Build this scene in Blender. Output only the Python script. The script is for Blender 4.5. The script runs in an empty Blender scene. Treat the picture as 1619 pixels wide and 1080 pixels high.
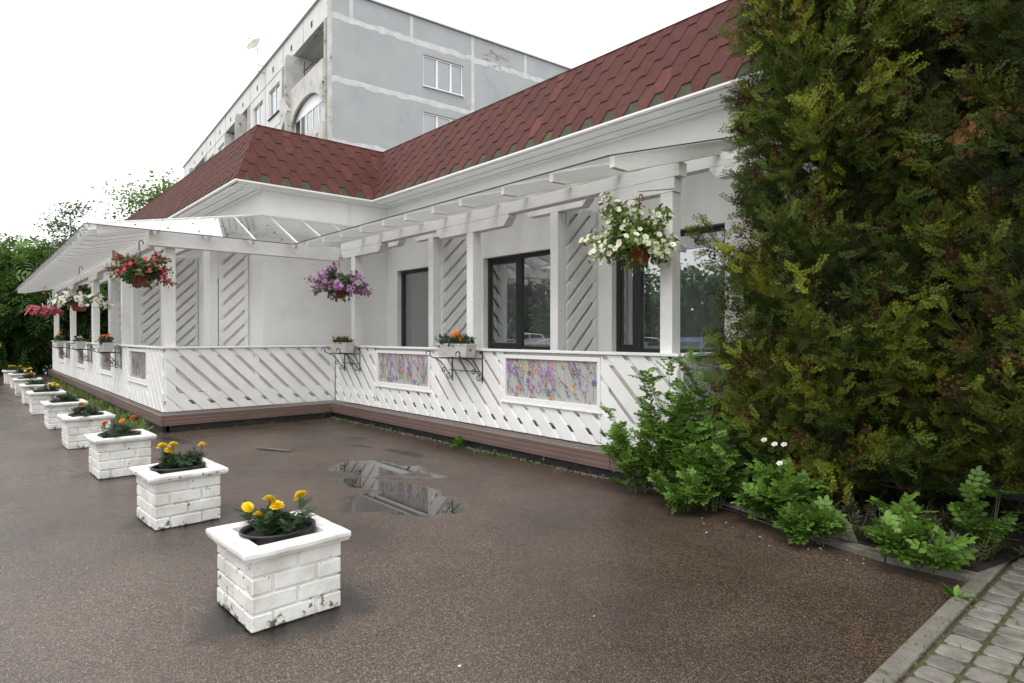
import bpy, math, random
import numpy as np
from math import radians as R, sin, cos, pi
from mathutils import Vector, Matrix
random.seed(7); rng = np.random.default_rng(7)
S = bpy.context.scene
COL = S.collection

# ------------------------------------------------------------------ camera, world, sun, exposure
YAW = 0.7201579; PITCH = 0.0092
cd = bpy.data.cameras.new('camera'); cam = bpy.data.objects.new('camera', cd); COL.objects.link(cam)
cam.location = (0, 0, 1.55)
cam.rotation_euler = (pi/2 - PITCH, 0, pi/2 - YAW)
cd.sensor_width = 36; cd.lens = 983.56*36/1619; cd.clip_start = .05; cd.clip_end = 600
S.camera = cam
w = bpy.data.worlds.new("World"); S.world = w; w.use_nodes = True
nt = w.node_tree; nt.nodes.clear()
wo = nt.nodes.new('ShaderNodeOutputWorld'); bg = nt.nodes.new('ShaderNodeBackground')
sky = nt.nodes.new('ShaderNodeTexSky'); sky.sky_type = 'NISHITA'; sky.sun_disc = False
SUN_EL, SUN_AZ = R(58), R(205)
sky.sun_elevation = SUN_EL; sky.sun_rotation = SUN_AZ
sc = nt.nodes.new('ShaderNodeMixRGB'); sc.blend_type = 'MULTIPLY'; sc.inputs[0].default_value = 1
sc.inputs[2].default_value = (.1, .1, .1, 1)
nt.links.new(sky.outputs[0], sc.inputs[1])
tc = nt.nodes.new('ShaderNodeTexCoord'); nz = nt.nodes.new('ShaderNodeTexNoise')
nz.inputs['Scale'].default_value = 1.6; nz.inputs['Detail'].default_value = 5
nt.links.new(tc.outputs['Generated'], nz.inputs['Vector'])
cr = nt.nodes.new('ShaderNodeValToRGB')      # overcast cloud layer
cr.color_ramp.elements[0].position = .3; cr.color_ramp.elements[0].color = (.83, .835, .84, 1)
cr.color_ramp.elements[1].position = .7; cr.color_ramp.elements[1].color = (1, .99, .968, 1)
nt.links.new(nz.outputs[0], cr.inputs[0])
mx = nt.nodes.new('ShaderNodeMixRGB'); mx.inputs[0].default_value = .93
nt.links.new(sc.outputs[0], mx.inputs[1]); nt.links.new(cr.outputs[0], mx.inputs[2])
nt.links.new(mx.outputs[0], bg.inputs[0]); bg.inputs[1].default_value = .92
nt.links.new(bg.outputs[0], wo.inputs[0])
sd = bpy.data.lights.new('sun', 'SUN'); so = bpy.data.objects.new('sun', sd); COL.objects.link(so)
sd.energy = .65; sd.angle = R(25); sd.color = (1, .97, .93)
so.rotation_euler = (pi/2 - SUN_EL, 0, R(25))
S.view_settings.view_transform = 'Standard'; S.view_settings.look = 'None'
S.view_settings.exposure = 1.16; S.view_settings.gamma = 1
S.render.engine = 'CYCLES'
try:
    S.cycles.max_bounces = 8; S.cycles.transparent_max_bounces = 16
except Exception: pass

# ------------------------------------------------------------------ materials
M = {}
def mat(name, color, rough=.5, var=.0, vscale=4, bump=0, bscale=60, metal=0, spec=.5, attr=False, trans=0, stretch=None, dirt=None, color2=None):
    m = bpy.data.materials.new(name); m.use_nodes = True; n = m.node_tree.nodes; l = m.node_tree.links
    b = n['Principled BSDF']; b.inputs['Roughness'].default_value = rough; b.inputs['Metallic'].default_value = metal
    b.inputs['Specular IOR Level'].default_value = spec
    c = (*color, 1)
    tcn = n.new('ShaderNodeTexCoord'); mp = n.new('ShaderNodeMapping'); l.new(tcn.outputs['Object'], mp.inputs[0])
    if stretch: mp.inputs['Scale'].default_value = stretch
    src = None
    if attr:
        a = n.new('ShaderNodeAttribute'); a.attribute_name = 'Col'; src = a.outputs['Color']
    if var or color2:
        no = n.new('ShaderNodeTexNoise'); no.inputs['Scale'].default_value = vscale; no.inputs['Detail'].default_value = 6
        no.inputs['Roughness'].default_value = .62
        l.new(mp.outputs[0], no.inputs['Vector'])
        rp = n.new('ShaderNodeValToRGB'); rp.color_ramp.elements[0].position = .32; rp.color_ramp.elements[1].position = .68
        if src:
            rp.color_ramp.elements[0].color = (1-var,)*3+(1,); rp.color_ramp.elements[1].color = (1+var*.3,)*3+(1,)
            mm = n.new('ShaderNodeMixRGB'); mm.blend_type = 'MULTIPLY'; mm.inputs[0].default_value = 1
            l.new(src, mm.inputs[1]); l.new(rp.outputs[0], mm.inputs[2]); src = mm.outputs[0]
        else:
            c2 = (*color2, 1) if color2 else tuple(x*(1-var) for x in color)+(1,)
            rp.color_ramp.elements[0].color = c2; rp.color_ramp.elements[1].color = c; src = rp.outputs[0]
        l.new(no.outputs[0], rp.inputs[0])
    if dirt:      # (colour, scale, threshold, width): chips and stains with a shape of their own
        for (dc, dsc, th, wd) in dirt:
            dn = n.new('ShaderNodeTexNoise'); dn.inputs['Scale'].default_value = dsc; dn.inputs['Detail'].default_value = 7
            dn.inputs['Roughness'].default_value = .65; l.new(mp.outputs[0], dn.inputs['Vector'])
            dr = n.new('ShaderNodeMapRange'); dr.inputs[1].default_value = th; dr.inputs[2].default_value = th+wd
            l.new(dn.outputs[0], dr.inputs[0])
            dm = n.new('ShaderNodeMixRGB'); l.new(dr.outputs[0], dm.inputs[0])
            if src: l.new(src, dm.inputs[1])
            else: dm.inputs[1].default_value = c
            dm.inputs[2].default_value = (*dc, 1); src = dm.outputs[0]
    if src: l.new(src, b.inputs['Base Color'])
    else: b.inputs['Base Color'].default_value = c
    if bump:
        bn = n.new('ShaderNodeTexNoise'); bn.inputs['Scale'].default_value = bscale; bn.inputs['Detail'].default_value = 5
        l.new(mp.outputs[0], bn.inputs['Vector'])
        bu = n.new('ShaderNodeBump'); bu.inputs['Strength'].default_value = bump; bu.inputs['Distance'].default_value = .01
        l.new(bn.outputs[0], bu.inputs['Height']); l.new(bu.outputs[0], b.inputs['Normal'])
    if trans:
        t = n.new('ShaderNodeBsdfTranslucent'); ms = n.new('ShaderNodeMixShader'); ms.inputs[0].default_value = trans
        if src: l.new(src, t.inputs[0])
        else: t.inputs[0].default_value = c
        l.new(b.outputs[0], ms.inputs[1]); l.new(t.outputs[0], ms.inputs[2])
        l.new(ms.outputs[0], n['Material Output'].inputs[0])
    M[name] = m; return m

mat('white_wood', (.86, .858, .84), .5, var=.10, vscale=3, bump=.25, bscale=18, stretch=(3, 3, 14), dirt=[((.50, .47, .42), 1.7, .68, .1)])
mat('white_board', (.86, .858, .84), .5, var=.12, vscale=2.4, bump=.3, bscale=14, dirt=[((.55, .52, .47), 2.6, .66, .08)])
mat('back_board', (.80, .765, .73), .7, var=.22, vscale=5, bump=.3, bscale=20)
mat('stucco', (.85, .847, .83), .85, var=.07, vscale=1.1, bump=.25, bscale=140, dirt=[((.6, .59, .56), .8, .62, .2)])
mat('soffit', (.78, .78, .76), .6, var=.1, vscale=2)
mat('groove', (.03, .03, .03), .9)
mat('trim_white', (.78, .78, .76), .45, var=.08, vscale=2)
mat('frame_dark', (.018, .019, .021), .35, var=.1)
mat('pvc_white', (.8, .8, .8), .35)
mat('shingle', (.2, .05, .04), .9, attr=True, var=.28, vscale=9, bump=.5, bscale=260, dirt=[((.09, .045, .035), 1.3, .60, .12)])
mat('shingle_base', (.085, .078, .055), .95, var=.4, vscale=30, bump=.5, bscale=120, color2=(.035, .038, .025), dirt=[((.11, .10, .02), 6, .58, .06)])
mat('deck_board', (.11, .088, .076), .5, var=.3, vscale=3, bump=.2, bscale=40, stretch=(1, 1, 1))
mat('deck_fascia', (.17, .112, .098), .42, var=.25, vscale=2.2, bump=.15, bscale=60, stretch=(.6, .6, 3), dirt=[((.3, .24, .22), 5, .7, .05)])
mat('bitumen', (.022, .022, .022), .6, var=.4, vscale=9, bump=.6, bscale=30, dirt=[((.28, .27, .24), 14, .62, .05), ((.05, .06, .03), 6, .62, .06)])
mat('curtain', (.62, .63, .63), .9)
mat('interior', (.11, .11, .11), .9)
mat('iron', (.012, .012, .012), .45, var=.2)
mat('terracotta', (.30, .052, .03), .5, var=.12, vscale=6)
mat('box_plastic', (.60, .59, .57), .5, var=.15, vscale=7)
mat('black_plastic', (.012, .012, .013), .35)
mat('soil', (.02, .014, .010), .95, var=.5, vscale=30, bump=1, bscale=50)
mat('leaf', (.1, .2, .04), .45, attr=True, trans=.28)
mat('thuja_leaf', (.1, .2, .04), .62, attr=True, trans=.2, spec=.25)
mat('cone', (.1, .05, .03), .95, attr=True, spec=.05)
mat('petal', (.8, .1, .1), .55, attr=True, trans=.3, spec=.3)
mat('stem', (.06, .09, .03), .7, var=.2)
mat('bark', (.075, .05, .035), .9, var=.5, vscale=12, bump=.8, bscale=30, stretch=(1, 1, .2))
mat('birch_bark', (.55, .54, .5), .8, var=.5, vscale=6, stretch=(1, 1, 3))
mat('metal_grey', (.42, .42, .42), .4, metal=.6)
mat('print', (.5, .5, .5), .22, attr=True)
mat('print_base', (.46, .46, .45), .15, var=.08, vscale=4)
mat('concrete', (.185, .172, .15), .9, var=.3, vscale=8, bump=.6, bscale=50, dirt=[((.07, .09, .03), 5, .6, .08)])
mat('paver', (.28, .27, .25), .7, attr=True, var=.45, vscale=9, bump=.5, bscale=90)
mat('joint', (.05, .045, .03), .95, var=.5, vscale=14, color2=(.075, .10, .014), bump=1, bscale=90)
mat('panel_tile', (.37, .39, .405), .75, var=.12, vscale=.6, dirt=[((.24, .26, .28), .35, .6, .2)])
mat('panel_light', (.66, .66, .65), .85, var=.16, vscale=.7, bump=.2, dirt=[((.30, .28, .25), 1.6, .64, .08)])
mat('seam_white', (.60, .61, .62), .85, var=.25, vscale=2.5)
mat('old_concrete', (.60, .59, .56), .9, var=.35, vscale=1.2, bump=.4, bscale=8, dirt=[((.12, .115, .10), 1.6, .58, .1)])
mat('brown_line', (.05, .04, .035), .8)
mat('brick_patch', (.43, .39, .36), .9, var=.3, vscale=3)
mat('dish_paint', (.40, .385, .33), .5, var=.15)
mat('car_white', (.62, .63, .65), .15, spec=.6)
mat('car_blue', (.10, .15, .28), .15, spec=.6)
mat('car_silver', (.35, .38, .42), .15, metal=.3)
mat('car_glass', (.02, .025, .03), .05)
mat('tyre', (.015, .015, .015), .8)
mat('lamp_glass', (.75, .75, .75), .1)
mat('plinth', (.17, .17, .175), .9, var=.25, vscale=5, bump=1, bscale=35)
mat('petal_litter', (.6, .58, .56), .6)

# brick planter paint: white with chips that grow toward the foot
def planter_mat():
    m = bpy.data.materials.new('planter_paint'); m.use_nodes = True; n = m.node_tree.nodes; l = m.node_tree.links
    b = n['Principled BSDF']; b.inputs['Roughness'].default_value = .55
    t = n.new('ShaderNodeTexCoord'); oi = n.new('ShaderNodeObjectInfo')
    va = n.new('ShaderNodeVectorMath'); va.operation = 'ADD'
    ge = n.new('ShaderNodeNewGeometry'); l.new(ge.outputs['Position'], va.inputs[0]); va.inputs[1].default_value = (3.1, 0, 0)
    no = n.new('ShaderNodeTexNoise'); no.inputs['Scale'].default_value = 16; no.inputs['Detail'].default_value = 8; no.inputs['Roughness'].default_value = .7
    l.new(va.outputs[0], no.inputs['Vector'])
    sp = n.new('ShaderNodeSeparateXYZ'); l.new(t.outputs['Object'], sp.inputs[0])
    lo = n.new('ShaderNodeMapRange'); lo.inputs[1].default_value = .12; lo.inputs[2].default_value = 0; lo.inputs[3].default_value = 0; lo.inputs[4].default_value = .12
    l.new(sp.outputs['Z'], lo.inputs[0])
    n2 = n.new('ShaderNodeTexNoise'); n2.inputs['Scale'].default_value = 2.2; l.new(va.outputs[0], n2.inputs['Vector'])
    m2 = n.new('ShaderNodeMapRange'); m2.inputs[1].default_value = .4; m2.inputs[2].default_value = .75; m2.inputs[3].default_value = 0; m2.inputs[4].default_value = .09
    l.new(n2.outputs[0], m2.inputs[0])
    a1 = n.new('ShaderNodeMath'); a1.operation = 'ADD'; l.new(no.outputs[0], a1.inputs[0]); l.new(lo.outputs[0], a1.inputs[1])
    a2 = n.new('ShaderNodeMath'); a2.operation = 'ADD'; l.new(a1.outputs[0], a2.inputs[0]); l.new(m2.outputs[0], a2.inputs[1])
    r = n.new('ShaderNodeMapRange'); r.inputs[1].default_value = .665; r.inputs[2].default_value = .68
    l.new(a2.outputs[0], r.inputs[0])
    cc = n.new('ShaderNodeTexNoise'); cc.inputs['Scale'].default_value = 5; l.new(va.outputs[0], cc.inputs['Vector'])
    wr = n.new('ShaderNodeValToRGB'); wr.color_ramp.elements[0].position = .3; wr.color_ramp.elements[0].color = (.60, .59, .55, 1)
    wr.color_ramp.elements[1].position = .6; wr.color_ramp.elements[1].color = (.80, .80, .775, 1); l.new(cc.outputs[0], wr.inputs[0])
    mx = n.new('ShaderNodeMixRGB'); l.new(r.outputs[0], mx.inputs[0]); l.new(wr.outputs[0], mx.inputs[1]); mx.inputs[2].default_value = (.17, .15, .12, 1)
    l.new(mx.outputs[0], b.inputs['Base Color'])
    bu = n.new('ShaderNodeBump'); bu.inputs['Strength'].default_value = .45; bu.inputs['Distance'].default_value = .01
    bn = n.new('ShaderNodeTexNoise'); bn.inputs['Scale'].default_value = 28; bn.inputs['Detail'].default_value = 6; l.new(va.outputs[0], bn.inputs['Vector'])
    l.new(bn.outputs[0], bu.inputs['Height']); l.new(bu.outputs[0], b.inputs['Normal'])
    M['planter_paint'] = m
planter_mat()

def glass_mat(name, tint, tr, rough=.0, ior=1.5):
    m = bpy.data.materials.new(name); m.use_nodes = True; n = m.node_tree.nodes; l = m.node_tree.links
    n.remove(n['Principled BSDF'])
    g = n.new('ShaderNodeBsdfGlossy'); g.inputs['Roughness'].default_value = rough; g.inputs['Color'].default_value = (.95, .97, 1, 1)
    t = n.new('ShaderNodeBsdfTransparent'); t.inputs[0].default_value = (*tint, 1)
    fr = n.new('ShaderNodeFresnel'); fr.inputs[0].default_value = ior
    ad = n.new('ShaderNodeMath'); ad.operation = 'MULTIPLY_ADD'; ad.inputs[1].default_value = tr[0]; ad.inputs[2].default_value = tr[1]; ad.use_clamp = True
    l.new(fr.outputs[0], ad.inputs[0])
    mx = n.new('ShaderNodeMixShader'); l.new(ad.outputs[0], mx.inputs[0]); l.new(t.outputs[0], mx.inputs[1]); l.new(g.outputs[0], mx.inputs[2])
    l.new(mx.outputs[0], n['Material Output'].inputs[0]); M[name] = m
glass_mat('glass', (.72, .75, .74), (1.0, .30))
glass_mat('far_glass', (.42, .47, .52), (1, .22))
def poly_mat():   # weathered polycarbonate sheet: clear with a milky film
    m = bpy.data.materials.new('polycarbonate'); m.use_nodes = True; n = m.node_tree.nodes; l = m.node_tree.links
    n.remove(n['Principled BSDF'])
    g = n.new('ShaderNodeBsdfGlossy'); g.inputs['Roughness'].default_value = .06
    t = n.new('ShaderNodeBsdfTransparent'); t.inputs[0].default_value = (.97, .97, .97, 1)
    tl = n.new('ShaderNodeBsdfTranslucent'); tl.inputs[0].default_value = (.8, .81, .81, 1)
    df = n.new('ShaderNodeBsdfDiffuse'); df.inputs[0].default_value = (.75, .76, .76, 1)
    a = n.new('ShaderNodeMixShader'); a.inputs[0].default_value = .5; l.new(tl.outputs[0], a.inputs[1]); l.new(df.outputs[0], a.inputs[2])
    tcn = n.new('ShaderNodeTexCoord'); no = n.new('ShaderNodeTexNoise'); no.inputs['Scale'].default_value = 1.4; no.inputs['Detail'].default_value = 6
    l.new(tcn.outputs['Object'], no.inputs['Vector'])
    mr = n.new('ShaderNodeMapRange'); mr.inputs[1].default_value = .3; mr.inputs[2].default_value = .7; mr.inputs[3].default_value = .05; mr.inputs[4].default_value = .16
    l.new(no.outputs[0], mr.inputs[0])
    b = n.new('ShaderNodeMixShader'); l.new(mr.outputs[0], b.inputs[0]); l.new(t.outputs[0], b.inputs[1]); l.new(a.outputs[0], b.inputs[2])
    fr = n.new('ShaderNodeFresnel'); fr.inputs[0].default_value = 1.58
    c = n.new('ShaderNodeMixShader'); fm = n.new('ShaderNodeMath'); fm.operation = 'MULTIPLY'; fm.inputs[1].default_value = .6; l.new(fr.outputs[0], fm.inputs[0]); l.new(fm.outputs[0], c.inputs[0]); l.new(b.outputs[0], c.inputs[1]); l.new(g.outputs[0], c.inputs[2])
    l.new(c.outputs[0], n['Material Output'].inputs[0]); M['polycarbonate'] = m
poly_mat()

def asphalt_mat():
    m = bpy.data.materials.new('wet_asphalt'); m.use_nodes = True; n = m.node_tree.nodes; l = m.node_tree.links
    b = n['Principled BSDF']
    ge = n.new('ShaderNodeNewGeometry'); P = ge.outputs['Position']
    def noise(sc, det=5, ro=.6, dist=0, vec=None):
        x = n.new('ShaderNodeTexNoise'); x.inputs['Scale'].default_value = sc; x.inputs['Detail'].default_value = det
        x.inputs['Roughness'].default_value = ro; x.inputs['Distortion'].default_value = dist; l.new(vec or P, x.inputs['Vector']); return x
    def mr(src, a, c, d=0, e=1):
        x = n.new('ShaderNodeMapRange'); x.inputs[1].default_value = a; x.inputs[2].default_value = c; x.inputs[3].default_value = d; x.inputs[4].default_value = e
        l.new(src, x.inputs[0]); return x.outputs[0]
    def mix(f, a, c):
        x = n.new('ShaderNodeMixRGB'); 
        if hasattr(f, 'node'): l.new(f, x.inputs[0])
        else: x.inputs[0].default_value = f
        for i, v in ((1, a), (2, c)):
            if hasattr(v, 'node'): l.new(v, x.inputs[i])
            else: x.inputs[i].default_value = (*v, 1)
        return x.outputs[0]
    def math(op, a, c):
        x = n.new('ShaderNodeMath'); x.operation = op
        for i, v in ((0, a), (1, c)):
            if hasattr(v, 'node'): l.new(v, x.inputs[i])
            else: x.inputs[i].default_value = v
        return x.outputs[0]
    vo = n.new('ShaderNodeTexVoronoi'); vo.inputs['Scale'].default_value = 190; l.new(P, vo.inputs['Vector'])
    sp = n.new('ShaderNodeSeparateColor'); l.new(vo.outputs['Color'], sp.inputs[0])
    rp = n.new('ShaderNodeValToRGB'); e = rp.color_ramp.elements
    e[0].position = 0; e[0].color = (.026, .020, .017, 1); e[1].position = 1; e[1].color = (.30, .21, .155, 1)
    for pz, c in ((.4, (.052, .039, .032)), (.7, (.098, .070, .054)), (.9, (.165, .115, .085))):
        x = e.new(pz); x.color = (*c, 1)
    l.new(sp.outputs[0], rp.inputs[0])
    big = noise(.55, 4, .6, .4)
    col = mix(mr(big.outputs[0], .38, .64), mix(1.0, rp.outputs[0], rp.outputs[0]), rp.outputs[0])
    dk = n.new('ShaderNodeMixRGB'); dk.blend_type = 'MULTIPLY'; dk.inputs[0].default_value = 1
    l.new(rp.outputs[0], dk.inputs[1]); dr = n.new('ShaderNodeValToRGB'); dr.color_ramp.elements[0].position = .3; dr.color_ramp.elements[0].color = (.50, .47, .46, 1)
    dr.color_ramp.elements[1].position = .65; dr.color_ramp.elements[1].color = (1.1, 1.08, 1.05, 1); l.new(big.outputs[0], dr.inputs[0]); l.new(dr.outputs[0], dk.inputs[2])
    # puddles: two joined ellipses with ragged edge
    wob = noise(2.6, 4, .6)
    sx = n.new('ShaderNodeSeparateXYZ'); l.new(P, sx.inputs[0])
    def ell(cx, cy, ax, ay, ang):
        dx = math('SUBTRACT', sx.outputs['X'], cx); dy = math('SUBTRACT', sx.outputs['Y'], cy)
        c_, s_ = cos(ang), sin(ang)
        u = math('DIVIDE', math('ADD', math('MULTIPLY', dx, c_), math('MULTIPLY', dy, s_)), ax)
        v = math('DIVIDE', math('ADD', math('MULTIPLY', dx, -s_), math('MULTIPLY', dy, c_)), ay)
        return math('SUBTRACT', 1.0, math('SQRT', math('ADD', math('MULTIPLY', u, u), math('MULTIPLY', v, v)), 0))
    E_ = None
    for a in ((-4.98, 3.05, .66, .47, .5), (-6.45, 3.6, .80, .42, .25), (-5.7, 3.25, .75, .26, .3)):
        v = ell(*a); E_ = v if E_ is None else math('MAXIMUM', E_, v)
    pm = mr(math('ADD', E_, math('MULTIPLY', math('SUBTRACT', wob.outputs[0], .5), 1.5)), .03, .24)
    Dd = None
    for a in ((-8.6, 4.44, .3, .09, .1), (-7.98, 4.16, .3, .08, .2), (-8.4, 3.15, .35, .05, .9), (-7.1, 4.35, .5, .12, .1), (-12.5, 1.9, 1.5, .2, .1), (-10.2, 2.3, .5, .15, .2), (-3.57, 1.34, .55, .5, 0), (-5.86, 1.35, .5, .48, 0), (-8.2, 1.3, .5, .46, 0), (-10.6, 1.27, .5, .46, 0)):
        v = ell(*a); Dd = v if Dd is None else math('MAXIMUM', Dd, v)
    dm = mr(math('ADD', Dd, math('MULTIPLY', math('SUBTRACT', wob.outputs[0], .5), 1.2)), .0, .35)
    med = noise(1.9, 6, .7, .8); st = mr(med.outputs[0], .60, .68, 0, .45)
    dk2 = mix(st, dk.outputs[0], (.030, .023, .019))
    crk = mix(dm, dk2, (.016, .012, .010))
    wet = mr(noise(.33, 5, .65, .6).outputs[0], .42, .6)
    c2 = mix(pm, crk, (.040, .034, .029))
    l.new(c2, b.inputs['Base Color'])
    rr = mr(wet, 0, 1, .40, .19)
    r3 = mix(pm, rr, (.015, .015, .015))
    l.new(r3, b.inputs['Roughness'])
    b.inputs['Specular IOR Level'].default_value = .5
    bu = n.new('ShaderNodeBump'); bu.inputs['Distance'].default_value = .004
    hh = math('ADD', math('MULTIPLY', vo.outputs['Distance'], -1.0), math('MULTIPLY', noise(3, 4).outputs[0], 2.0))
    l.new(hh, bu.inputs['Height']); l.new(mr(pm, 0, 1, .34, 0), bu.inputs['Strength'])
    l.new(bu.outputs[0], b.inputs['Normal'])
    M['wet_asphalt'] = m
asphalt_mat()

# ------------------------------------------------------------------ builders
def link(o, parent=None):
    COL.objects.link(o)
    if parent: o.parent = parent
    return o
def thing(name, label, cat, loc=(0, 0, 0), rz=0, group=None):
    o = bpy.data.objects.new(name, None); COL.objects.link(o); o.location = loc; o.rotation_euler = (0, 0, rz)
    o.empty_display_size = .2
    o['label'] = label; o['category'] = cat
    if group: o['group'] = group
    return o
def tag(o, label, cat, group=None, kind=None):
    o['label'] = label; o['category'] = cat
    if group: o['group'] = group
    if kind: o['kind'] = kind
    return o
class MB:
    def __init__(s): s.v = []; s.f = []; s.mi = []; s.c = []
    def add(s, vs, fs, mi=0, col=None):
        k = len(s.v); s.v += [tuple(p) for p in vs]; s.f += [tuple(i+k for i in f) for f in fs]; s.mi += [mi]*len(fs)
        s.c += [col or (1, 1, 1)]*len(vs); return s
    def box(s, x0, x1, y0, y1, z0, z1, mi=0, col=None, T=None):
        vs = [(x, y, z) for z in (z0, z1) for y in (y0, y1) for x in (x0, x1)]
        if T is not None: vs = [tuple(T @ Vector(p)) for p in vs]
        return s.add(vs, [(0, 2, 3, 1), (4, 5, 7, 6), (0, 1, 5, 4), (2, 6, 7, 3), (0, 4, 6, 2), (1, 3, 7, 5)], mi, col)
    def prism(s, poly, O, U, V, N, t, mi=0, col=None):      # polygon (u,v) at O, thick t along N
        O, U, V, N = map(Vector, (O, U, V, N)); k = len(poly)
        a = [O+U*p[0]+V*p[1] for p in poly]; b = [q+N*t for q in a]
        fs = [tuple(range(k))[::-1], tuple(range(k, 2*k))]+[(i, (i+1) % k, k+(i+1) % k, k+i) for i in range(k)]
        return s.add(a+b, fs, mi, col)
    def tube(s, pts, r, n=8, mi=0, col=None, cap=True):
        pts = [Vector(p) for p in pts]; rs = r if hasattr(r, '__len__') else [r]*len(pts); vs = []
        up = Vector((0, 0, 1))
        for i, p in enumerate(pts):
            d = (pts[min(i+1, len(pts)-1)]-pts[max(i-1, 0)]).normalized()
            if abs(d.z) > .95: up_ = Vector((1, 0, 0))
            else: up_ = up
            a = d.cross(up_).normalized(); b = d.cross(a)
            vs += [p+(a*cos(2*pi*k/n)+b*sin(2*pi*k/n))*rs[i] for k in range(n)]
        fs = [(i*n+k, i*n+(k+1) % n, (i+1)*n+(k+1) % n, (i+1)*n+k) for i in range(len(pts)-1) for k in range(n)]
        if cap: fs += [tuple(range(n))[::-1], tuple(range((len(pts)-1)*n, len(pts)*n))]
        return s.add(vs, fs, mi, col)
    def lathe(s, prof, c=(0, 0, 0), n=24, sx=1, sy=1, mi=0):
        vs = [(c[0]+r*sx*cos(2*pi*k/n), c[1]+r*sy*sin(2*pi*k/n), c[2]+z) for r, z in prof for k in range(n)]
        fs = [(i*n+k, i*n+(k+1) % n, (i+1)*n+(k+1) % n, (i+1)*n+k) for i in range(len(prof)-1) for k in range(n)]
        return s.add(vs, fs, mi)
    def build(s, name, mats, parent=None, bevel=0, smooth=False, color=False, seg=2):
        me = bpy.data.meshes.new(name); me.from_pydata(s.v, [], s.f); me.update()
        for m in (mats if isinstance(mats, (list, tuple)) else [mats]): me.materials.append(M[m])
        me.polygons.foreach_set('material_index', s.mi)
        if color:
            a = me.color_attributes.new('Col', 'FLOAT_COLOR', 'POINT')
            a.data.foreach_set('color', np.hstack([np.array(s.c, float), np.ones((len(s.c), 1))]).ravel())
        if smooth: me.polygons.foreach_set('use_smooth', [True]*len(s.f))
        o = bpy.data.objects.new(name, me)
        if bevel:
            b = o.modifiers.new('bevel', 'BEVEL'); b.width = bevel; b.segments = seg; b.limit_method = 'ANGLE'; b.angle_limit = R(40)
        return link(o, parent)
def clip(poly, rect):
    x0, x1, y0, y1 = rect
    for (ax, v, sg) in ((0, x0, 1), (0, x1, -1), (1, y0, 1), (1, y1, -1)):
        poly = cliph(poly, (sg if ax == 0 else 0, sg if ax == 1 else 0), sg*v)
        if not poly: return []
    return poly
def cliph(poly, nrm, d):          # keep nrm.p >= d
    out = []; k = len(poly)
    for i in range(k):
        a, b = poly[i], poly[(i+1) % k]; da = a[0]*nrm[0]+a[1]*nrm[1]-d; db = b[0]*nrm[0]+b[1]*nrm[1]-d
        if da >= 0: out.append(a)
        if (da > 0) != (db > 0) and abs(da-db) > 1e-9:
            t = da/(da-db); out.append((a[0]+(b[0]-a[0])*t, a[1]+(b[1]-a[1])*t))
    return out if len(out) > 2 else []
def diag(mb, O, U, N, rect, pitch, wd, sgn, t, off=0, jit=.002, mi=0):
    """parallel 45 degree boards filling rect (u0,u1,v0,v1) in the upright plane O,U,Z; sgn -1 runs down to the right"""
    u0, u1, v0, v1 = rect; Hh = v1-v0; x = u0-Hh-pitch+off
    while x < u1+Hh+pitch:
        j = random.uniform(-.006, .006); hw = wd*.7071
        if sgn > 0: poly = [(x-hw+j, v0-.05), (x+hw+j, v0-.05), (x+hw+Hh+.1+j, v1+.05), (x-hw+Hh+.1+j, v1+.05)]
        else: poly = [(x-hw+Hh+j, v0-.05), (x+hw+Hh+j, v0-.05), (x+hw-.1+j, v1+.05), (x-hw-.1+j, v1+.05)]
        p = clip(poly, rect)
        if p:
            Nn = Vector(N); o = Vector(O)+Nn*random.uniform(-jit, jit)
            mb.prism(p, o, U, (0, 0, 1), N, t, mi)
        x += pitch

# numpy scatter of a small template
def npmesh(name, V, F, C, mats, parent=None, mi=None, smooth=False):
    me = bpy.data.meshes.new(name); nv = len(V); m, k = F.shape
    me.vertices.add(nv); me.vertices.foreach_set('co', V.astype(np.float32).ravel())
    me.loops.add(m*k); me.loops.foreach_set('vertex_index', F.astype(np.int32).ravel())
    me.polygons.add(m); me.polygons.foreach_set('loop_start', np.arange(0, m*k, k, dtype=np.int32))
    me.polygons.foreach_set('loop_total', np.full(m, k, dtype=np.int32))
    for x in (mats if isinstance(mats, (list, tuple)) else [mats]): me.materials.append(M[x])
    me.update(calc_edges=True)
    a = me.color_attributes.new('Col', 'FLOAT_COLOR', 'POINT')
    a.data.foreach_set('color', np.hstack([C, np.ones((nv, 1))]).astype(np.float32).ravel())
    if smooth: me.polygons.foreach_set('use_smooth', [True]*m)
    return link(bpy.data.objects.new(name, me), parent)
def unit(a): return a/np.maximum(np.linalg.norm(a, axis=-1, keepdims=True), 1e-9)
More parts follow.
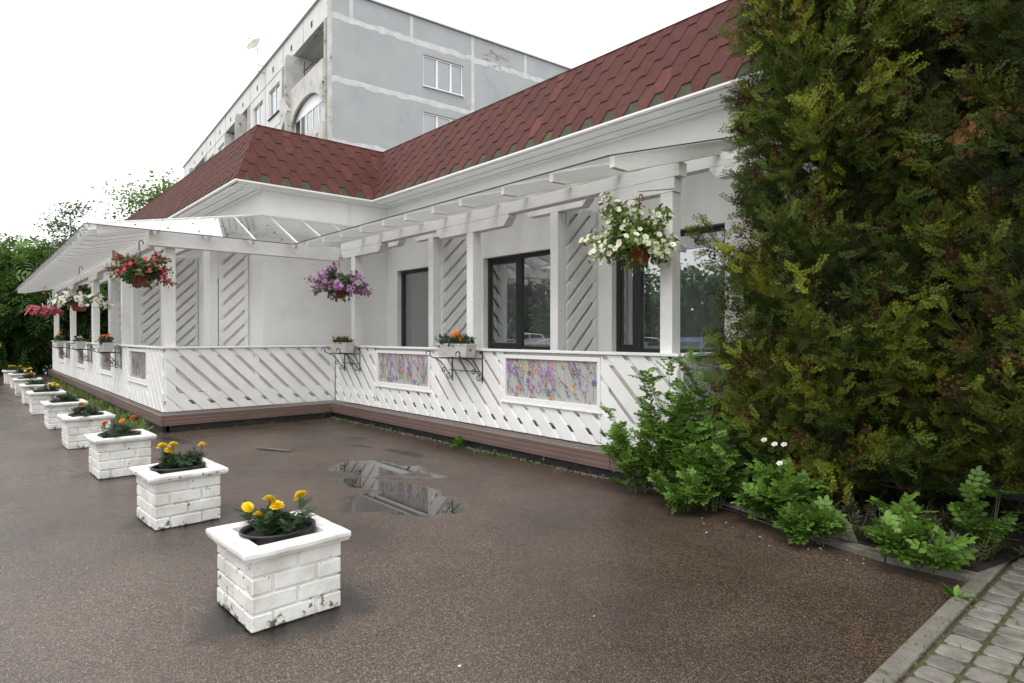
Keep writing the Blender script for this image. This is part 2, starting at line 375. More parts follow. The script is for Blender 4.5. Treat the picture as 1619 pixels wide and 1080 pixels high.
class SC:
    """collects scattered templates into one mesh (quads)"""
    def __init__(s): s.V = []; s.F = []; s.C = []; s.n = 0
    def put(s, T, TF, P, A, N, size, col, TC=None, col2=None):
        P = np.atleast_2d(P).astype(float); A = unit(np.atleast_2d(A).astype(float)); N = np.atleast_2d(N).astype(float)
        if len(P) == 0: return s
        B = unit(np.cross(A, N)); N = np.cross(B, A); size = np.broadcast_to(np.asarray(size, float), (len(P),))
        T = np.asarray(T, float); k = len(T)
        V = P[:, None, :]+size[:, None, None]*(T[None, :, 0:1]*B[:, None, :]+T[None, :, 1:2]*A[:, None, :]+T[None, :, 2:3]*N[:, None, :])
        F = (np.asarray(TF)[None]+(np.arange(len(P))*k)[:, None, None]).reshape(-1, 4)+s.n
        col = np.broadcast_to(np.atleast_2d(col), (len(P), 3)).astype(float)
        C = np.repeat(col[:, None, :], k, 1)
        if TC is not None:
            c2 = np.broadcast_to(np.atleast_2d(col2), (len(P), 3)); tcw = np.asarray(TC)[None, :, None]
            C = C*(1-tcw)+c2[:, None, :]*tcw
        s.V.append(V.reshape(-1, 3)); s.F.append(F); s.C.append(C.reshape(-1, 3)); s.n += len(P)*k; return s
    def build(s, name, m, parent=None):
        return npmesh(name, np.vstack(s.V), np.vstack(s.F), np.vstack(s.C), m, parent)
LEAF = ([(0, 0, 0), (.27, .3, .05), (.24, .68, .04), (0, 1, -.08), (-.24, .68, .04), (-.27, .3, .05)], [(0, 1, 2, 3), (0, 3, 4, 5)])
def pinnate(pairs, ll, lw, droop=.0, term=True):
    V = []; F = []
    def leaf(x, y, ang, L, W, z):
        k = len(V); c, s_ = cos(ang), sin(ang)
        for (a, b, zz) in ((0, 0, 0), (W, .35*L, .06*L), (W*.85, .72*L, .03*L), (0, L, -.12*L), (-W*.85, .72*L, .03*L), (-W, .35*L, .06*L)):
            V.append((x+a*c+b*s_, y-a*s_+b*c, z+zz))
        F.extend([(k, k+1, k+2, k+3), (k, k+3, k+4, k+5)])
    for i in range(pairs):
        t = (i+.8)/(pairs+.3); z = -droop*t*t
        for sg in (-1, 1): leaf(0, t*.85, sg*R(68-18*t), ll, lw, z)
    leaf(0, .85, 0, ll, lw, -droop)
    k = len(V); V.extend([(-.008, 0, 0), (.008, 0, 0), (.008, .86, -droop*.8), (-.008, .86, -droop*.8)]); F.append((k, k+1, k+2, k+3))
    return V, F
ROSE = pinnate(3, .36, .115, .1)
SUMAC = pinnate(5, .36, .055, .3)
def frond():
    V = []; F = []; rr = random.Random(4)
    def seg(x, y, ang, L, W, z=0, zt=0):
        k = len(V); c, s_ = cos(ang), sin(ang)
        for a, b in ((-W*.5, 0), (-W, L*.6), (0, L), (W, L*.6)): V.append((x+a*c+b*s_, y-a*s_+b*c, z+zt*b/L))
        F.append((k, k+1, k+2, k+3))
    for i in range(4): seg(.012*(i % 2), i*.24, (.1, -.08, .06, -.1)[i], .27, .016, -.05*i, -.05)
    for i in range(8):
        t = .08+i*.115
        for sg in (-1, 1):
            L = (.40 if (i % 2) == (sg > 0) else .30)*(1-t*.6)*rr.uniform(.75, 1.2)
            an = sg*R(rr.uniform(30, 48)); t2 = t+(.055 if sg > 0 else 0); z = -.16*t
            zt = rr.uniform(-.12, .06); seg(0, t2, an, L, .019, z, zt)
            if L > .13:
                for s2 in (-1, 1): seg(L*.45*sin(an), t2+L*.45*cos(an), an+s2*R(36), L*.46, .016, z+zt*.45, zt*.4)
    return V, F
FROND = frond()
def petunia():
    V = [(0, 0, -.35)]; F = []
    for i in range(5):
        a = 2*pi*i/5; V.append((cos(a-pi/5)*.8, sin(a-pi/5)*.8, .0)); V.append((cos(a)*1.0, sin(a)*1.0, -.1))
    for i in range(5): F.append((0, 1+2*i, 2+2*i, 1+(2*i+2) % 10))
    k = len(V); V.append((0, 0, -.30))
    for i in range(5):
        a = 2*pi*i/5; V.append((cos(a-pi/5)*.24, sin(a-pi/5)*.24, -.19)); V.append((cos(a)*.36, sin(a)*.36, -.19))
    for i in range(5): F.append((k, k+1+2*i, k+2+2*i, k+1+(2*i+2) % 10))
    TC = [0]*11+[1]*11
    return V, F, TC
PETU = petunia()
def ruffle():
    V = []; F = []
    for ring, (n_, r, z, tilt) in enumerate(((11, .95, -.1, .1), (9, .8, .12, .5), (7, .55, .3, .9), (5, .3, .42, 1.3))):
        for i in range(n_):
            a = 2*pi*i/n_+ring*.4; c, s_ = cos(a), sin(a); wv = r*sin(pi/n_)*1.25; k = len(V); zz = random.uniform(-.07, .07)
            V.extend([(c*r*.25, s_*r*.25, z-.1), (c*r*.8-s_*wv, s_*r*.8+c*wv, z+.08*tilt+zz), (c*r*1.05, s_*r*1.05, z-.03+zz+.1*tilt), (c*r*.8+s_*wv, s_*r*.8-c*wv, z+.08*tilt-zz)])
            F.append((k, k+1, k+2, k+3))
    return V, F
RUF = ruffle()
def rdir(n, up=0.0, lo=-1):
    v = unit(rng.normal(size=(n, 3))); v[:, 2] = np.maximum(v[:, 2], lo); v[:, 2] += up; return unit(v)
def cols(n, a, b, j=.12):
    t = rng.random((n, 1)); c = np.array(a)*(1-t)+np.array(b)*t; return np.clip(c*(1+rng.normal(0, j, (n, 1))), 0, 1)

# ------------------------------------------------------------------ ground
mb = MB(); mb.add([(-220, -160, 0), (160, -160, 0), (160, 220, 0), (-220, 220, 0)], [(0, 1, 2, 3)])
g = mb.build('ground', 'wet_asphalt'); g['kind'] = 'structure'; g['label'] = 'wet brown asphalt yard with a shallow puddle'
mb = MB()
xs = np.linspace(-3.55, 4, 40)
mb.v = []; pts = []
for i, x in enumerate(xs): pts.append((x, (4.86 if x < -.95 else 5.66)+(.32*max(0, (-2.2-x))/1.3 if x < -2.2 else 0)+random.uniform(-.03, .03), .03))
top = [(x, 7.1, .09) for x in xs]; n_ = len(xs)
mb.add(pts+top, [(i, i+1, n_+i+1, n_+i) for i in range(n_-1)])
g = mb.build('soil_bed', 'soil'); g['kind'] = 'structure'; g['label'] = 'dark soil bed under the conifer'
# pavement
mb = MB(); mb.add([(-.93, -3, .004), (5, -3, .004), (5, 5.65, .004), (-.93, 5.65, .004)], [(0, 1, 2, 3)], 0)
y = -2.9; row = 0
while y < 5.55:
    x = -.915
    while x < 3.2:
        if x > 1.2 and y < 1.5: break
        lx, ly = .140, .137; jx, jy = random.uniform(-.004, .004), random.uniform(-.004, .004)
        t = random.choice([1, 1, .9, .8, .62, 1.08]); c = (.215*t, .198*t, .172*t)
        z = .018+random.uniform(-.003, .003); ch = .02; cx, cy = x+lx/2+jx, y+ly/2+jy; a = random.uniform(-.03, .03)
        ring = []
        for (ex, ey, zz, cc) in ((lx/2, ly/2, .002, .022), (lx/2, ly/2, z-.006, .022), (lx/2-.009, ly/2-.009, z, .018)):
            for qx, qy in ((1, 1), (-1, 1), (-1, -1), (1, -1)):
                o2 = [(ex-cc, ey), (ex, ey-cc)] if qx*qy < 0 else [(ex, ey-cc), (ex-cc, ey)]
                for px, py in o2:
                    px *= qx; py *= qy
                    ring.append((cx+px*cos(a)-py*sin(a), cy+px*sin(a)+py*cos(a), zz))
        fs = [(r_*8+k, r_*8+(k+1) % 8, (r_+1)*8+(k+1) % 8, (r_+1)*8+k) for r_ in (0, 1) for k in range(8)]+[tuple(range(16, 24))]
        mb.add(ring, fs, 1, c)
        x += lx+.016+random.uniform(-.002, .004)
    y += .153; row += 1
g = mb.build('pavement', ['joint', 'paver'], color=True); g['kind'] = 'structure'; g['label'] = 'grey cobble pavement with mossy joints'
mb = MB(); y = -3
while y < 5.4:
    L = 1.0; mb.box(-1.035, -.945, y, min(y+L-.008, 5.5), -.05, .022+random.uniform(-.004, .004)); y += L
g = mb.build('kerb', 'concrete', bevel=.01); g['kind'] = 'structure'; g['label'] = 'narrow concrete kerb between asphalt and cobbles'
mb = MB()
pp = [(-3.4, 5.2), (-2.75, 5.05), (-2.1, 4.83), (-1.5, 4.71), (-.98, 4.73)]
for a, b in zip(pp[:-1], pp[1:]):
    a, b = Vector((*a, 0)), Vector((*b, 0)); d = (b-a).normalized(); nn = Vector((-d.y, d.x, 0))
    mb.prism([(0, 0), ((b-a).length-.012, 0), ((b-a).length-.012, .11), (0, .11)], a-Vector((0, 0, .03)), d, nn, (0, 0, 1), .075+random.uniform(-.01, .01))
g = mb.build('kerb', 'concrete', bevel=.015); g['kind'] = 'structure'; g['label'] = 'low broken concrete kerb along the soil bed'
# rough stone lump among the roses
mb = MB(); 
for i in range(7):
    for k in range(9): mb.v.append((.34*sin(pi*i/6)*cos(2*pi*k/9)*(1+random.uniform(-.15, .15)), .17*sin(pi*i/6)*sin(2*pi*k/9)*(1+random.uniform(-.15, .15)), .14*cos(pi*i/6)+random.uniform(-.015, .015)))
mb.f = [(i*9+k, i*9+(k+1) % 9, (i+1)*9+(k+1) % 9, (i+1)*9+k) for i in range(6) for k in range(9)]; mb.mi = [0]*len(mb.f); mb.c = [(1, 1, 1)]*len(mb.v)
o = mb.build('stone', 'concrete', smooth=True); o.location = (-2.05, 4.98, .1); o.rotation_euler = (0, .1, -.4)
tag(o, 'rough grey stone half hidden by the rose bush beside the kerb', 'stone')

# ------------------------------------------------------------------ deck
ZD = .28
deck = thing('deck_platform', 'brown ribbed composite deck platform carrying the veranda, L-shaped', 'deck', (-11.05, 5.16, 0))
def local(parent, o):   # keep world placement under a parent that sits elsewhere
    o.matrix_parent_inverse = Matrix.LocRotScale(parent.location, parent.rotation_euler, None).inverted(); return o
def part(mb, name, mats, parent, **k): return local(parent, mb.build(name, mats, parent, **k))
mb = MB()
x = -11.09
while x > -29:      # front strip boards
    mb.box(x-.14, x-.004, 2.345, 4.33, ZD-.028, ZD); x -= .144
x = -11.085
while x < -3.3:
    mb.box(x+.004, x+.14, 5.205, 7.05, ZD-.028, ZD); x += .144
part(mb, 'deck_boards', 'deck_board', deck)
mb = MB(); 
def ribbed(x0, x1, y0, y1, z0, z1, axis, sg):
    n = 6; h = (z1-z0)/n
    for i in range(n):
        d = .004 if i % 2 else 0
        if axis == 'y': mb.box(x0, x1, y0-d if sg < 0 else y0, y1, z0+i*h, z0+(i+1)*h)
        else: mb.box(x0, x1+d, y0, y1, z0+i*h, z0+(i+1)*h)
for a, b in ((-11.02, -8.9), (-8.892, -6.6), (-6.592, -4.3), (-4.292, -3.3)): ribbed(a, b, 5.16, 5.2, .115, ZD+.004, 'y', -1)
a = 2.36
for a, b in ((2.34, 5.155),): ribbed(-11.06, -11.03, a, b, .115, ZD+.004, 'x', 1)
x = -11.03
while x > -29: ribbed(max(x-2.6, -29), x-.006, 2.30, 2.336, .115, ZD+.002, 'y', -1); x -= 2.6
part(mb, 'fascia', 'deck_fascia', deck, bevel=.002, seg=1)
mb = MB(); mb.box(-11.2, -3.35, 5.24, 5.35, -.02, .2); mb.box(-11.2, -11.1, 2.45, 5.24, -.02, .2); mb.box(-29, -11.2, 2.36, 2.42, -.02, .2); 
mb.box(-3.45, -3.35, 5.35, 7.0, -.02, .2)
part(mb, 'foundation', 'bitumen', deck, bevel=.01)
# ragged gravel lip along the foundation
mb = MB()
for i in range(420):
    x = random.uniform(-11.1, -3.5); y = 5.235-abs(random.gauss(0, .03)); s_ = random.uniform(.004, .016)
    mb.box(x-s_, x+s_*1.4, y-s_, y+s_, -.003, s_*.9, 0)
o = mb.build('gravel', 'concrete'); tag(o, 'loose crumbs of mortar along the black deck foundation', 'gravel', kind='stuff')

# ------------------------------------------------------------------ veranda railing (three runs)
ZR = 1.367
def flower_print(parent, O, U, N, L, H, seed, dark=False):
    rn = random.Random(seed); O = Vector(O); U = Vector(U); N = Vector(N); Z = Vector((0, 0, 1)); mb = MB()
    def quad(pts, col, e):
        q = [O+U*min(max(p[0], .003), L-.003)+Z*min(max(p[1], .003), H-.003)+N*(.0015+e) for p in pts]; mb.add(q, [tuple(range(len(q)))], 0, col)
    pal = [(.22, .13, .38), (.16, .14, .40), (.34, .14, .36), (.50, .16, .20), (.55, .25, .14), (.62, .42, .10), (.42, .22, .42), (.10, .16, .34), (.28, .08, .14)]
    pal = [tuple(c*.80+.20*.36 for c in p) for p in pal]
    if dark: pal = [tuple(c*.7 for c in p) for p in pal]
    e = 0
    for i in range(int(75*L)):
        e += .00002; x, y = rn.uniform(-.1, L), rn.uniform(-.25, H*.7); a = rn.uniform(1.2, 2.75); Ls = rn.uniform(.12, .5)
        g_ = rn.choice([(.13, .21, .12), (.18, .25, .16), (.22, .18, .15), (.15, .19, .22)])
        dx, dy = cos(a), sin(a); w_ = rn.uniform(.0012, .003); bend = rn.uniform(-.3, .3); px, py = x, y
        for k in range(5):
            aa = a+bend*k/3; qx, qy = px+cos(aa)*Ls/5, py+sin(aa)*Ls/5
            if 0 < qx < L and 0 < qy < H and 0 < px < L and 0 < py < H:
                quad([(px-w_, py), (px+w_, py), (qx+w_, qy), (qx-w_, qy)], g_, e)
                if rn.random() < .5:
                    b = aa+rn.choice((-.8, .8)); s_ = rn.uniform(.02, .05)
                    quad([(qx, qy), (qx+cos(b-.3)*s_*.6, qy+sin(b-.3)*s_*.6), (qx+cos(b)*s_, qy+sin(b)*s_), (qx+cos(b+.3)*s_*.6, qy+sin(b+.3)*s_*.6)], g_, e)
            px, py = qx, qy
        c = rn.choice(pal); kind = rn.random()
        if not (0 < px < L and 0 < py < H): continue
        if kind < .45:     # spike of small florets
            for k in range(18):
                t = k*.0085; wd_ = .020*(1-k/22); cx, cy = px+dx*t+rn.uniform(-wd_, wd_), py+dy*t+rn.uniform(-.006, .006); s_ = rn.uniform(.008, .014)
                f_ = rn.uniform(.7, 1.5); quad([(cx+cos(q)*s_, cy+sin(q)*s_) for q in (0, 1.2, 2.5, 3.8, 5)], tuple(min(1, z*f_) for z in c), e+.00001*k)
        else:
            s_ = rn.uniform(.030, .058); k_ = rn.choice((4, 5, 6))
            for k in range(k_):
                q = 2*pi*k/k_+a; f_ = rn.uniform(.75, 1.35)
                quad([(px, py), (px+cos(q-.5)*s_*.75, py+sin(q-.5)*s_*.75), (px+cos(q)*s_, py+sin(q)*s_), (px+cos(q+.5)*s_*.75, py+sin(q+.5)*s_*.75)], tuple(min(1, z*f_) for z in c), e+.00001*k)
    return mb.build('floral_print', 'print', parent, color=True)
def railing(name, label, O, U, N, L, panels, stations, seed):
    """O start on the deck at the board face, U along (screen right), N outward"""
    t = thing(name, label, 'railing', O, 0, 'veranda railing runs')
    P = Vector(O); O = Vector((0, 0, 0)); U = Vector(U); N = Vector(N); Z = Vector((0, 0, 1)); Hh = ZR-ZD-.03
    def bx(mb, u0, u1, n0, n1, z0, z1): 
        mb.prism([(u0, z0), (u1, z0), (u1, z1), (u0, z1)], O+N*n0, U, Z, N, n1-n0)
    mb = MB(); bx(mb, -.03, L+.03, -.09, .05, Hh, Hh+.032); bx(mb, 0, L, -.075, -.03, Hh-.05, Hh-.002)
    mb.build('cap_rail', 'white_wood', t, bevel=.005)
    # free intervals between floral panels
    mb = MB(); fr = MB(); bk = MB()
    segs = []; last = 0
    for (a, b) in panels: segs.append((last, a)); last = b
    segs.append((last, L))
    PZ0, PZ1 = .40, 1.02
    mb = MB()
    for (a, b) in segs:
        if b-a > .05: mb = MB(); diag(mb, O+N*0, U, N, (a+.003, b-.003, .012, Hh-.003), .30, .158, -1, .02, off=seed*.07); mb.build('slats', 'white_board', t, bevel=.003, seg=1)
    for (a, b) in panels: mb = MB(); diag(mb, O, U, N, (a+.003, b-.003, .012, PZ0-.003), .30, .158, -1, .02, off=seed*.07); mb.build('slats', 'white_board', t, bevel=.003, seg=1)
    for (a, b) in segs:
        if b-a < .05: continue
        bx(fr, a, b, -.026, -.003, Hh-.12, Hh-.052); bx(fr, a, b, -.026, -.003, .01, .115); bx(fr, a, b, -.026, -.003, .19, .31)
        for s_ in (a, b-.1): bx(fr, s_, s_+.1, -.026, -.003, .311, Hh-.121)
        if b-a > 1.6:
            k = int((b-a)/1.45)
            for i in range(1, k): q = a+(b-a)*i/k; bx(fr, q-.04, q+.04, -.026, -.003, .311, Hh-.121)
        if b-a > .3: bk = MB(); diag(bk, O-N*.055, U, N, (a+.004, b-.004, .32, Hh-.13), .30, .235, -1, .018, off=.15+seed*.07); bk.build('backing_slats', 'back_board', t)
    for (a, b) in panels: bx(fr, a, b, -.026, -.003, .01, .115); bx(fr, a, b, -.026, -.003, .19, .31)
    fr.build('frame', 'white_wood', t, bevel=.002, seg=1)
    for i, (a, b) in enumerate(panels):
        mb = MB(); w_ = .05
        bx(mb, a, b, -.02, .03, PZ0, PZ0+w_+.015); bx(mb, a, b, -.02, .028, PZ1-w_, PZ1); bx(mb, a, a+w_, -.02, .026, PZ0+w_+.015, PZ1-w_); bx(mb, b-w_, b, -.02, .026, PZ0+w_+.015, PZ1-w_)
        bx(mb, a-.03, b+.03, -.01, .045, PZ0-.02, PZ0-.001)
        f = mb.build('panel_frame', 'white_wood', t, bevel=.004)
        mb = MB(); bx(mb, a+w_-.01, b-w_+.01, -.012, -.004, PZ0+w_, PZ1-w_+.01)
        pn = mb.build('panel_sheet', 'print_base', f)
        flower_print(f, O+U*(a+w_)+Z*(PZ0+w_+.015)-N*.004, U, N, b-a-2*w_, PZ1-PZ0-2*w_-.02, seed*10+i)
    return t
railing('veranda_railing', 'white slatted veranda railing on the recessed side, with two bright floral panels above the puddle', (-11.42, 5.45, ZD), (1, 0, 0), (0, -1, 0), 7.78, [(1.6, 3.3), (5.05, 6.76)], [], 1)
railing('veranda_railing', 'white slatted railing run without floral panels, between the outer and inner deck corners', (-11.45, 2.46, ZD), (0, 1, 0), (1, 0, 0), 2.96, [], [], 2)
railing('veranda_railing', 'long white slatted street-side railing with four narrow-looking floral panels behind the planter row', (-28.85, 2.44, ZD), (1, 0, 0), (0, -1, 0), 17.38, [(1.9, 3.65), (6.85, 8.3), (11.0, 12.6), (14.6, 16.2)], [], 3)
railing('veranda_railing', 'short slatted railing end behind the rose bush, beside the conifer', (-3.64, 5.49, ZD), (0, 1, 0), (1, 0, 0), 1.54, [], [], 4)

# ------------------------------------------------------------------ pergola
perg = thing('veranda_pergola', 'white timber pergola with clear sheet roof wrapping round the restaurant veranda', 'pergola', (-11.4, 5.4, ZD))
def post(x, y, z1, s_=.15, d_=.15, z0=ZD):
    mb = MB(); mb.box(x, x+s_, y, y+d_, z0, z1); return part(mb, 'post', 'white_wood', perg, bevel=.006)
def beam(x0, x1, y0, y1, z0, z1): mb = MB(); mb.box(x0, x1, y0, y1, z0, z1); return part(mb, 'beam', 'white_wood', perg, bevel=.005)
def bracket(c, y0, y1, z0, z1, half=.8, left=True, right=True):   # lies along X under the beam, ends chamfered
    h = z1-z0; l_ = -half if left else -.08; r_ = half if right else .08
    poly = [(l_, h), (l_, h*.72), (l_+.1, 0) if left else (l_, 0), (r_-.1, 0) if right else (r_, 0), (r_, h*.72), (r_, h)]
    mb = MB(); mb.prism(poly, (c, y1, z0), (1, 0, 0), (0, 0, 1), (0, -1, 0), y1-y0); return part(mb, 'bracket', 'white_wood', perg, bevel=.004)
# recessed side
for x in (-10.86, -7.25, -3.89): post(x, 5.48, 3.038)
beam(-11.29, -3.66, 5.48, 5.62, 3.19, 3.335)
bracket(-10.5, 5.48, 5.62, 3.04, 3.188, .78); bracket(-7.17, 5.48, 5.62, 3.04, 3.188, .85); bracket(-3.8, 5.48, 5.62, 3.04, 3.188, .8, right=False)
for x in (-9.33, -6.25, -3.2): post(x, 6.2, 3.278)
beam(-11.4, -2.9, 6.2, 6.34, 3.41, 3.545)
for x in (-9.25, -6.17, -3.13): bracket(x, 6.2, 6.34, 3.28, 3.408, .62)
bracket(-11.0, 6.2, 6.34, 3.28, 3.408, .7)
def sheet_z(y): return 3.176+.288*(y-4.4)
def rafterY(x, y0, y1, zf, w_=.05, h=.135, ch=.2):
    # runs along Y, chamfered nose at y0
    sl = zf(1)-zf(0); z0 = zf(y0); poly = [(0, -.0), (0, -h*.62), (ch, -h+sl*ch), (y1-y0, -h+sl*(y1-y0)), (y1-y0, sl*(y1-y0))]
    mb = MB(); mb.prism(poly, (x-w_/2, y0, z0-.006), (0, 1, 0), (0, 0, 1), (1, 0, 0), w_); return part(mb, 'rafter', 'white_wood', perg, bevel=.003, seg=1)
for x in (-10.35, -9.7, -9.055, -8.425, -7.754, -7.174, -6.526, -5.948, -5.175, -4.425): rafterY(x, 4.4, 7.04, sheet_z)
rafterY(-3.645, 4.4, 7.04, sheet_z, .055, .16)
# wing front (street side)
XC = -12.25; YC = 4.33
def front_z(y): return 3.165+.2343*(y-1.3)
PF = (-28.8, -24.0, -19.4, -15.4, -11.6)
for x in PF: post(x, 2.47, 2.98 if x < -12 else 2.99)
beam(-29.3, -11.45, 2.47, 2.61, 3.13, 3.275)
for x in PF: bracket(x+.075, 2.47, 2.61, 2.982, 3.128, .75, right=(x < -12))
beam(-11.445, -11.30, 2.2, 5.475, 3.0, 3.25)
PB = (-13.45, -17.1, -20.85, -24.6, -28.35)
for x in PB: post(x, 3.58, 3.42, .42, .15)
beam(-29.2, -12.4, 3.58, 3.72, 3.42, 3.54)
x = -11.55
while x > -29.2:
    if x > XC+.05:      # jack rafters stop at the hip
        t = (-10.8-x)/(XC+10.8)*-1
        yh = 1.3+(x+10.8)/(XC+10.8)*3.03; rafterY(x, 1.42, max(yh-.06, 1.9), front_z)
    else: rafterY(x, 1.42, 4.32, front_z)
    x -= .62
def bar(a, b, w_, h, nm):
    a, b = Vector(a), Vector(b); d = (b-a).normalized(); s_ = d.cross(Vector((0, 0, 1))).normalized(); u_ = s_.cross(d)
    mb = MB(); mb.prism([(0, 0), ((b-a).length, 0), ((b-a).length, -h), (0, -h)], a-s_*w_/2, d, u_, s_, w_); return part(mb, nm, 'white_wood', perg, bevel=.003, seg=1)
bar((-10.9, 1.45, 3.2), (XC+.02, YC-.02, 3.86), .06, .15, 'hip_rafter')
def side_z(x): return 3.165+.4897*(-10.8-x)
for y in (2.25, 3.0, 3.7, 4.45, 5.1, 5.75, 6.3):
    x1 = -10.92
    if y < YC: x1 = -10.9; x0 = -10.8-(y-1.3)/3.03*1.45
    else:
        x0 = XC+.01; 
        if y > 4.35: # stop at the valley
            x1 = -10.8-(sheet_z(y)-3.165)/.4897-.05
    if x1-x0 < .15: continue
    bar((x1, y, side_z(x1)-.008), (x0, y, side_z(x0)-.008), .05, .12, 'rafter')
def sheet(pts, nm='roof_sheet'):
    pts = [Vector(p) for p in pts]; n = (pts[1]-pts[0]).cross(pts[2]-pts[0]).normalized()
    if n.z < 0: n = -n
    k = len(pts); mb = MB(); mb.add(pts+[p+n*.008 for p in pts], [tuple(range(k)), tuple(range(k, 2*k))[::-1]]+[(i, (i+1) % k, k+(i+1) % k, k+i) for i in range(k)])
    return part(mb, nm, 'polycarbonate', perg)
yv = 4.4+(3.875-3.176)/.288
sheet([(-10.8, 4.33, sheet_z(4.33)), (-3.6, 4.33, sheet_z(4.33)), (-3.6, 7.04, sheet_z(7.04)), (XC+.01, 7.04, sheet_z(7.04)), (XC+.01, yv, 3.875)])
sheet([(-10.8, 1.3, 3.168), (-10.8, 4.33, 3.158), (XC+.01, yv, 3.874), (XC+.01, YC, 3.876)])
sheet([(-29.4, 1.3, 3.165), (-10.8, 1.3, 3.165), (XC, YC-.01, 3.875), (-29.4, YC-.01, 3.875)])
mb = MB()   # dark edging strips
def strip(a, b, r=.007): mb.tube([a, b], r, 6)
strip((-10.8, 4.32, sheet_z(4.32)+.004), (-3.6, 4.32, sheet_z(4.32)+.004)); strip((-3.6, 4.32, sheet_z(4.32)+.004), (-3.6, 7.03, sheet_z(7.03)+.004))
strip((-10.79, 1.29, 3.17), (-10.79, 4.32, 3.162)); strip((-29.4, 1.29, 3.168), (-10.79, 1.29, 3.168))
part(mb, 'sheet_edging', 'brown_line', perg)
mb = MB()   # joint profiles and screws on the side sheet
for y in (2.25, 3.0, 3.7, 4.45, 5.1, 5.75):
    x0 = -10.8-(y-1.3)/3.03*1.45 if y < YC else XC+.02
    x1 = -10.82 if y < 4.35 else -10.8-(sheet_z(y)-3.165)/.4897
    mb.tube([(x1, y, side_z(x1)+.012), (x0, y, side_z(x0)+.012)], .009, 6)
mb.tube([(-10.82, 1.36, 3.18), (XC+.01, YC-.01, 3.892)], .016, 6); mb.tube([(XC+.012, YC, 3.89), (XC+.012, yv, 3.89)], .02, 6)
part(mb, 'joint_profile', 'trim_white', perg)
mb = MB()
for yy in (1.55, 1.95, 2.4, 2.85, 3.3, 3.75, 4.2):
    for xx in (-10.95, -11.3, -11.65):
        if xx > -10.8-(yy-1.3)/3.03*1.45: mb.lathe([(0, .016), (.012, .013), (.014, .005)], (xx, yy, side_z(xx)+.004), 8)
part(mb, 'screw_caps', 'iron', perg)

# lattice screens between the back posts and the wall
def screen(x, y0, y1, z1, label):
    t = thing('lattice_screen', label, 'lattice', (x, y0, ZD), 0, 'lattice screens under the pergola')
    mb = MB(); U = (0, 1, 0); N = (1, 0, 0); Hh = z1-ZD; L = y1-y0
    diag(mb, (.012, 0, 0), U, N, (.02, L-.02, .03, Hh-.03), .268, .135, 1, .018, off=.1); mb.build('slats', 'white_board', t, bevel=.002, seg=1)
    mb = MB(); diag(mb, (-.03, 0, 0), U, N, (.02, L-.02, .03, Hh-.03), .268, .172, 1, .016, off=.234); mb.build('backing_slats', 'back_board', t)
    mb = MB(); mb.box(-.012, .011, 0, .09, 0, Hh); mb.box(-.012, .011, L-.09, L, 0, Hh); mb.box(-.012, .011, .09, L-.09, 0, .1); mb.box(-.012, .011, .09, L-.09, Hh-.1, Hh)
    mb.build('frame', 'white_wood', t, bevel=.003, seg=1)
screen(-9.19, 6.36, 7.04, 3.4, 'narrow white diagonal lattice screen in the shade right of the plain dark door window')
screen(-6.13, 6.36, 7.04, 3.4, 'white diagonal lattice screen just left of the yellow-white petunia basket')
lab = ['white lattice screen next to the bare wall of the wing corner', 'white lattice screen directly right of the front corner post of the wing', 'white lattice screen glimpsed just left of the corner post under the red basket',
       'narrowest white lattice strip behind the left side of the red flower basket']
for x, l_ in zip(PB, lab): screen(x+.40, 3.75, YC-.01, 3.5, l_)

# ------------------------------------------------------------------ restaurant building
YR = 7.05
rest = thing('restaurant_building', 'low white stucco restaurant with steep red shingle mansard roof, L-shaped', 'restaurant', (XC, YR, 0))
mb = MB()
def wallX(x0, x1, y, z0, z1, holes, th=.28, sgn=1):    # wall facing -Y with openings (xa,xb,za,zb)
    xs_ = x0
    for (a, b, c, d) in sorted(holes):
        mb.box(xs_, a, y, y+th, z0, z1); mb.box(a, b, y, y+th, z0, c); mb.box(a, b, y, y+th, d, z1); xs_ = b
    mb.box(xs_, x1, y, y+th, z0, z1)
WIN = [(-11.82, -10.45, .3, 2.955), (-8.82, -6.95, 1.30, 2.95), (-5.84, -4.05, 1.30, 2.95), (-1.6, .2, 1.30, 2.95)]
WINF = [(a, a+1.9, 1.0, 2.9) for a in (-27.2, -23.4, -19.7, -15.9)]
wallX(XC-.28, 3.0, YR, 0, 4.4, WIN)
wallX(-28.5, XC, YC, 0, 4.4, WINF)
mb.box(XC-.28, XC, YC+.28, YR, 0, 4.4); mb.box(-28.5, -28.22, YC+.28, 20, 0, 4.4); mb.box(2.72, 3, YR+.28, 20, 0, 4.4); mb.box(-28.5, 3, 20, 20.3, 0, 4.4)
part(mb, 'wall', 'stucco', rest)
mb = MB(); mb.box(XC+.001, XC+.03, 6.1, 6.17, 3.88, 4.36); mb.box(XC+.001, XC+.02, YC, 6.9, 3.84, 3.9)
part(mb, 'wall_trim', 'trim_white', rest)
mb = MB(); mb.box(-3.3, 3.01, YR-.06, YR-.001, 0, .78); mb.box(-3.3, 3.01, YR-.1, YR-.001, .78, .84)
part(mb, 'plinth', 'plinth', rest)
mb = MB(); mb.box(-28.2, 2.7, 9.6, 9.7, 0, 4.3); mb.box(-28.2, 2.7, 7.4, 9.6, 4.2, 4.3); mb.box(-28.2, 2.7, 7.4, 9.6, .2, .28); mb.box(-28.2, XC-.3, 4.7, 4.8, 0.2, .28)
part(mb, 'interior', 'interior', rest)
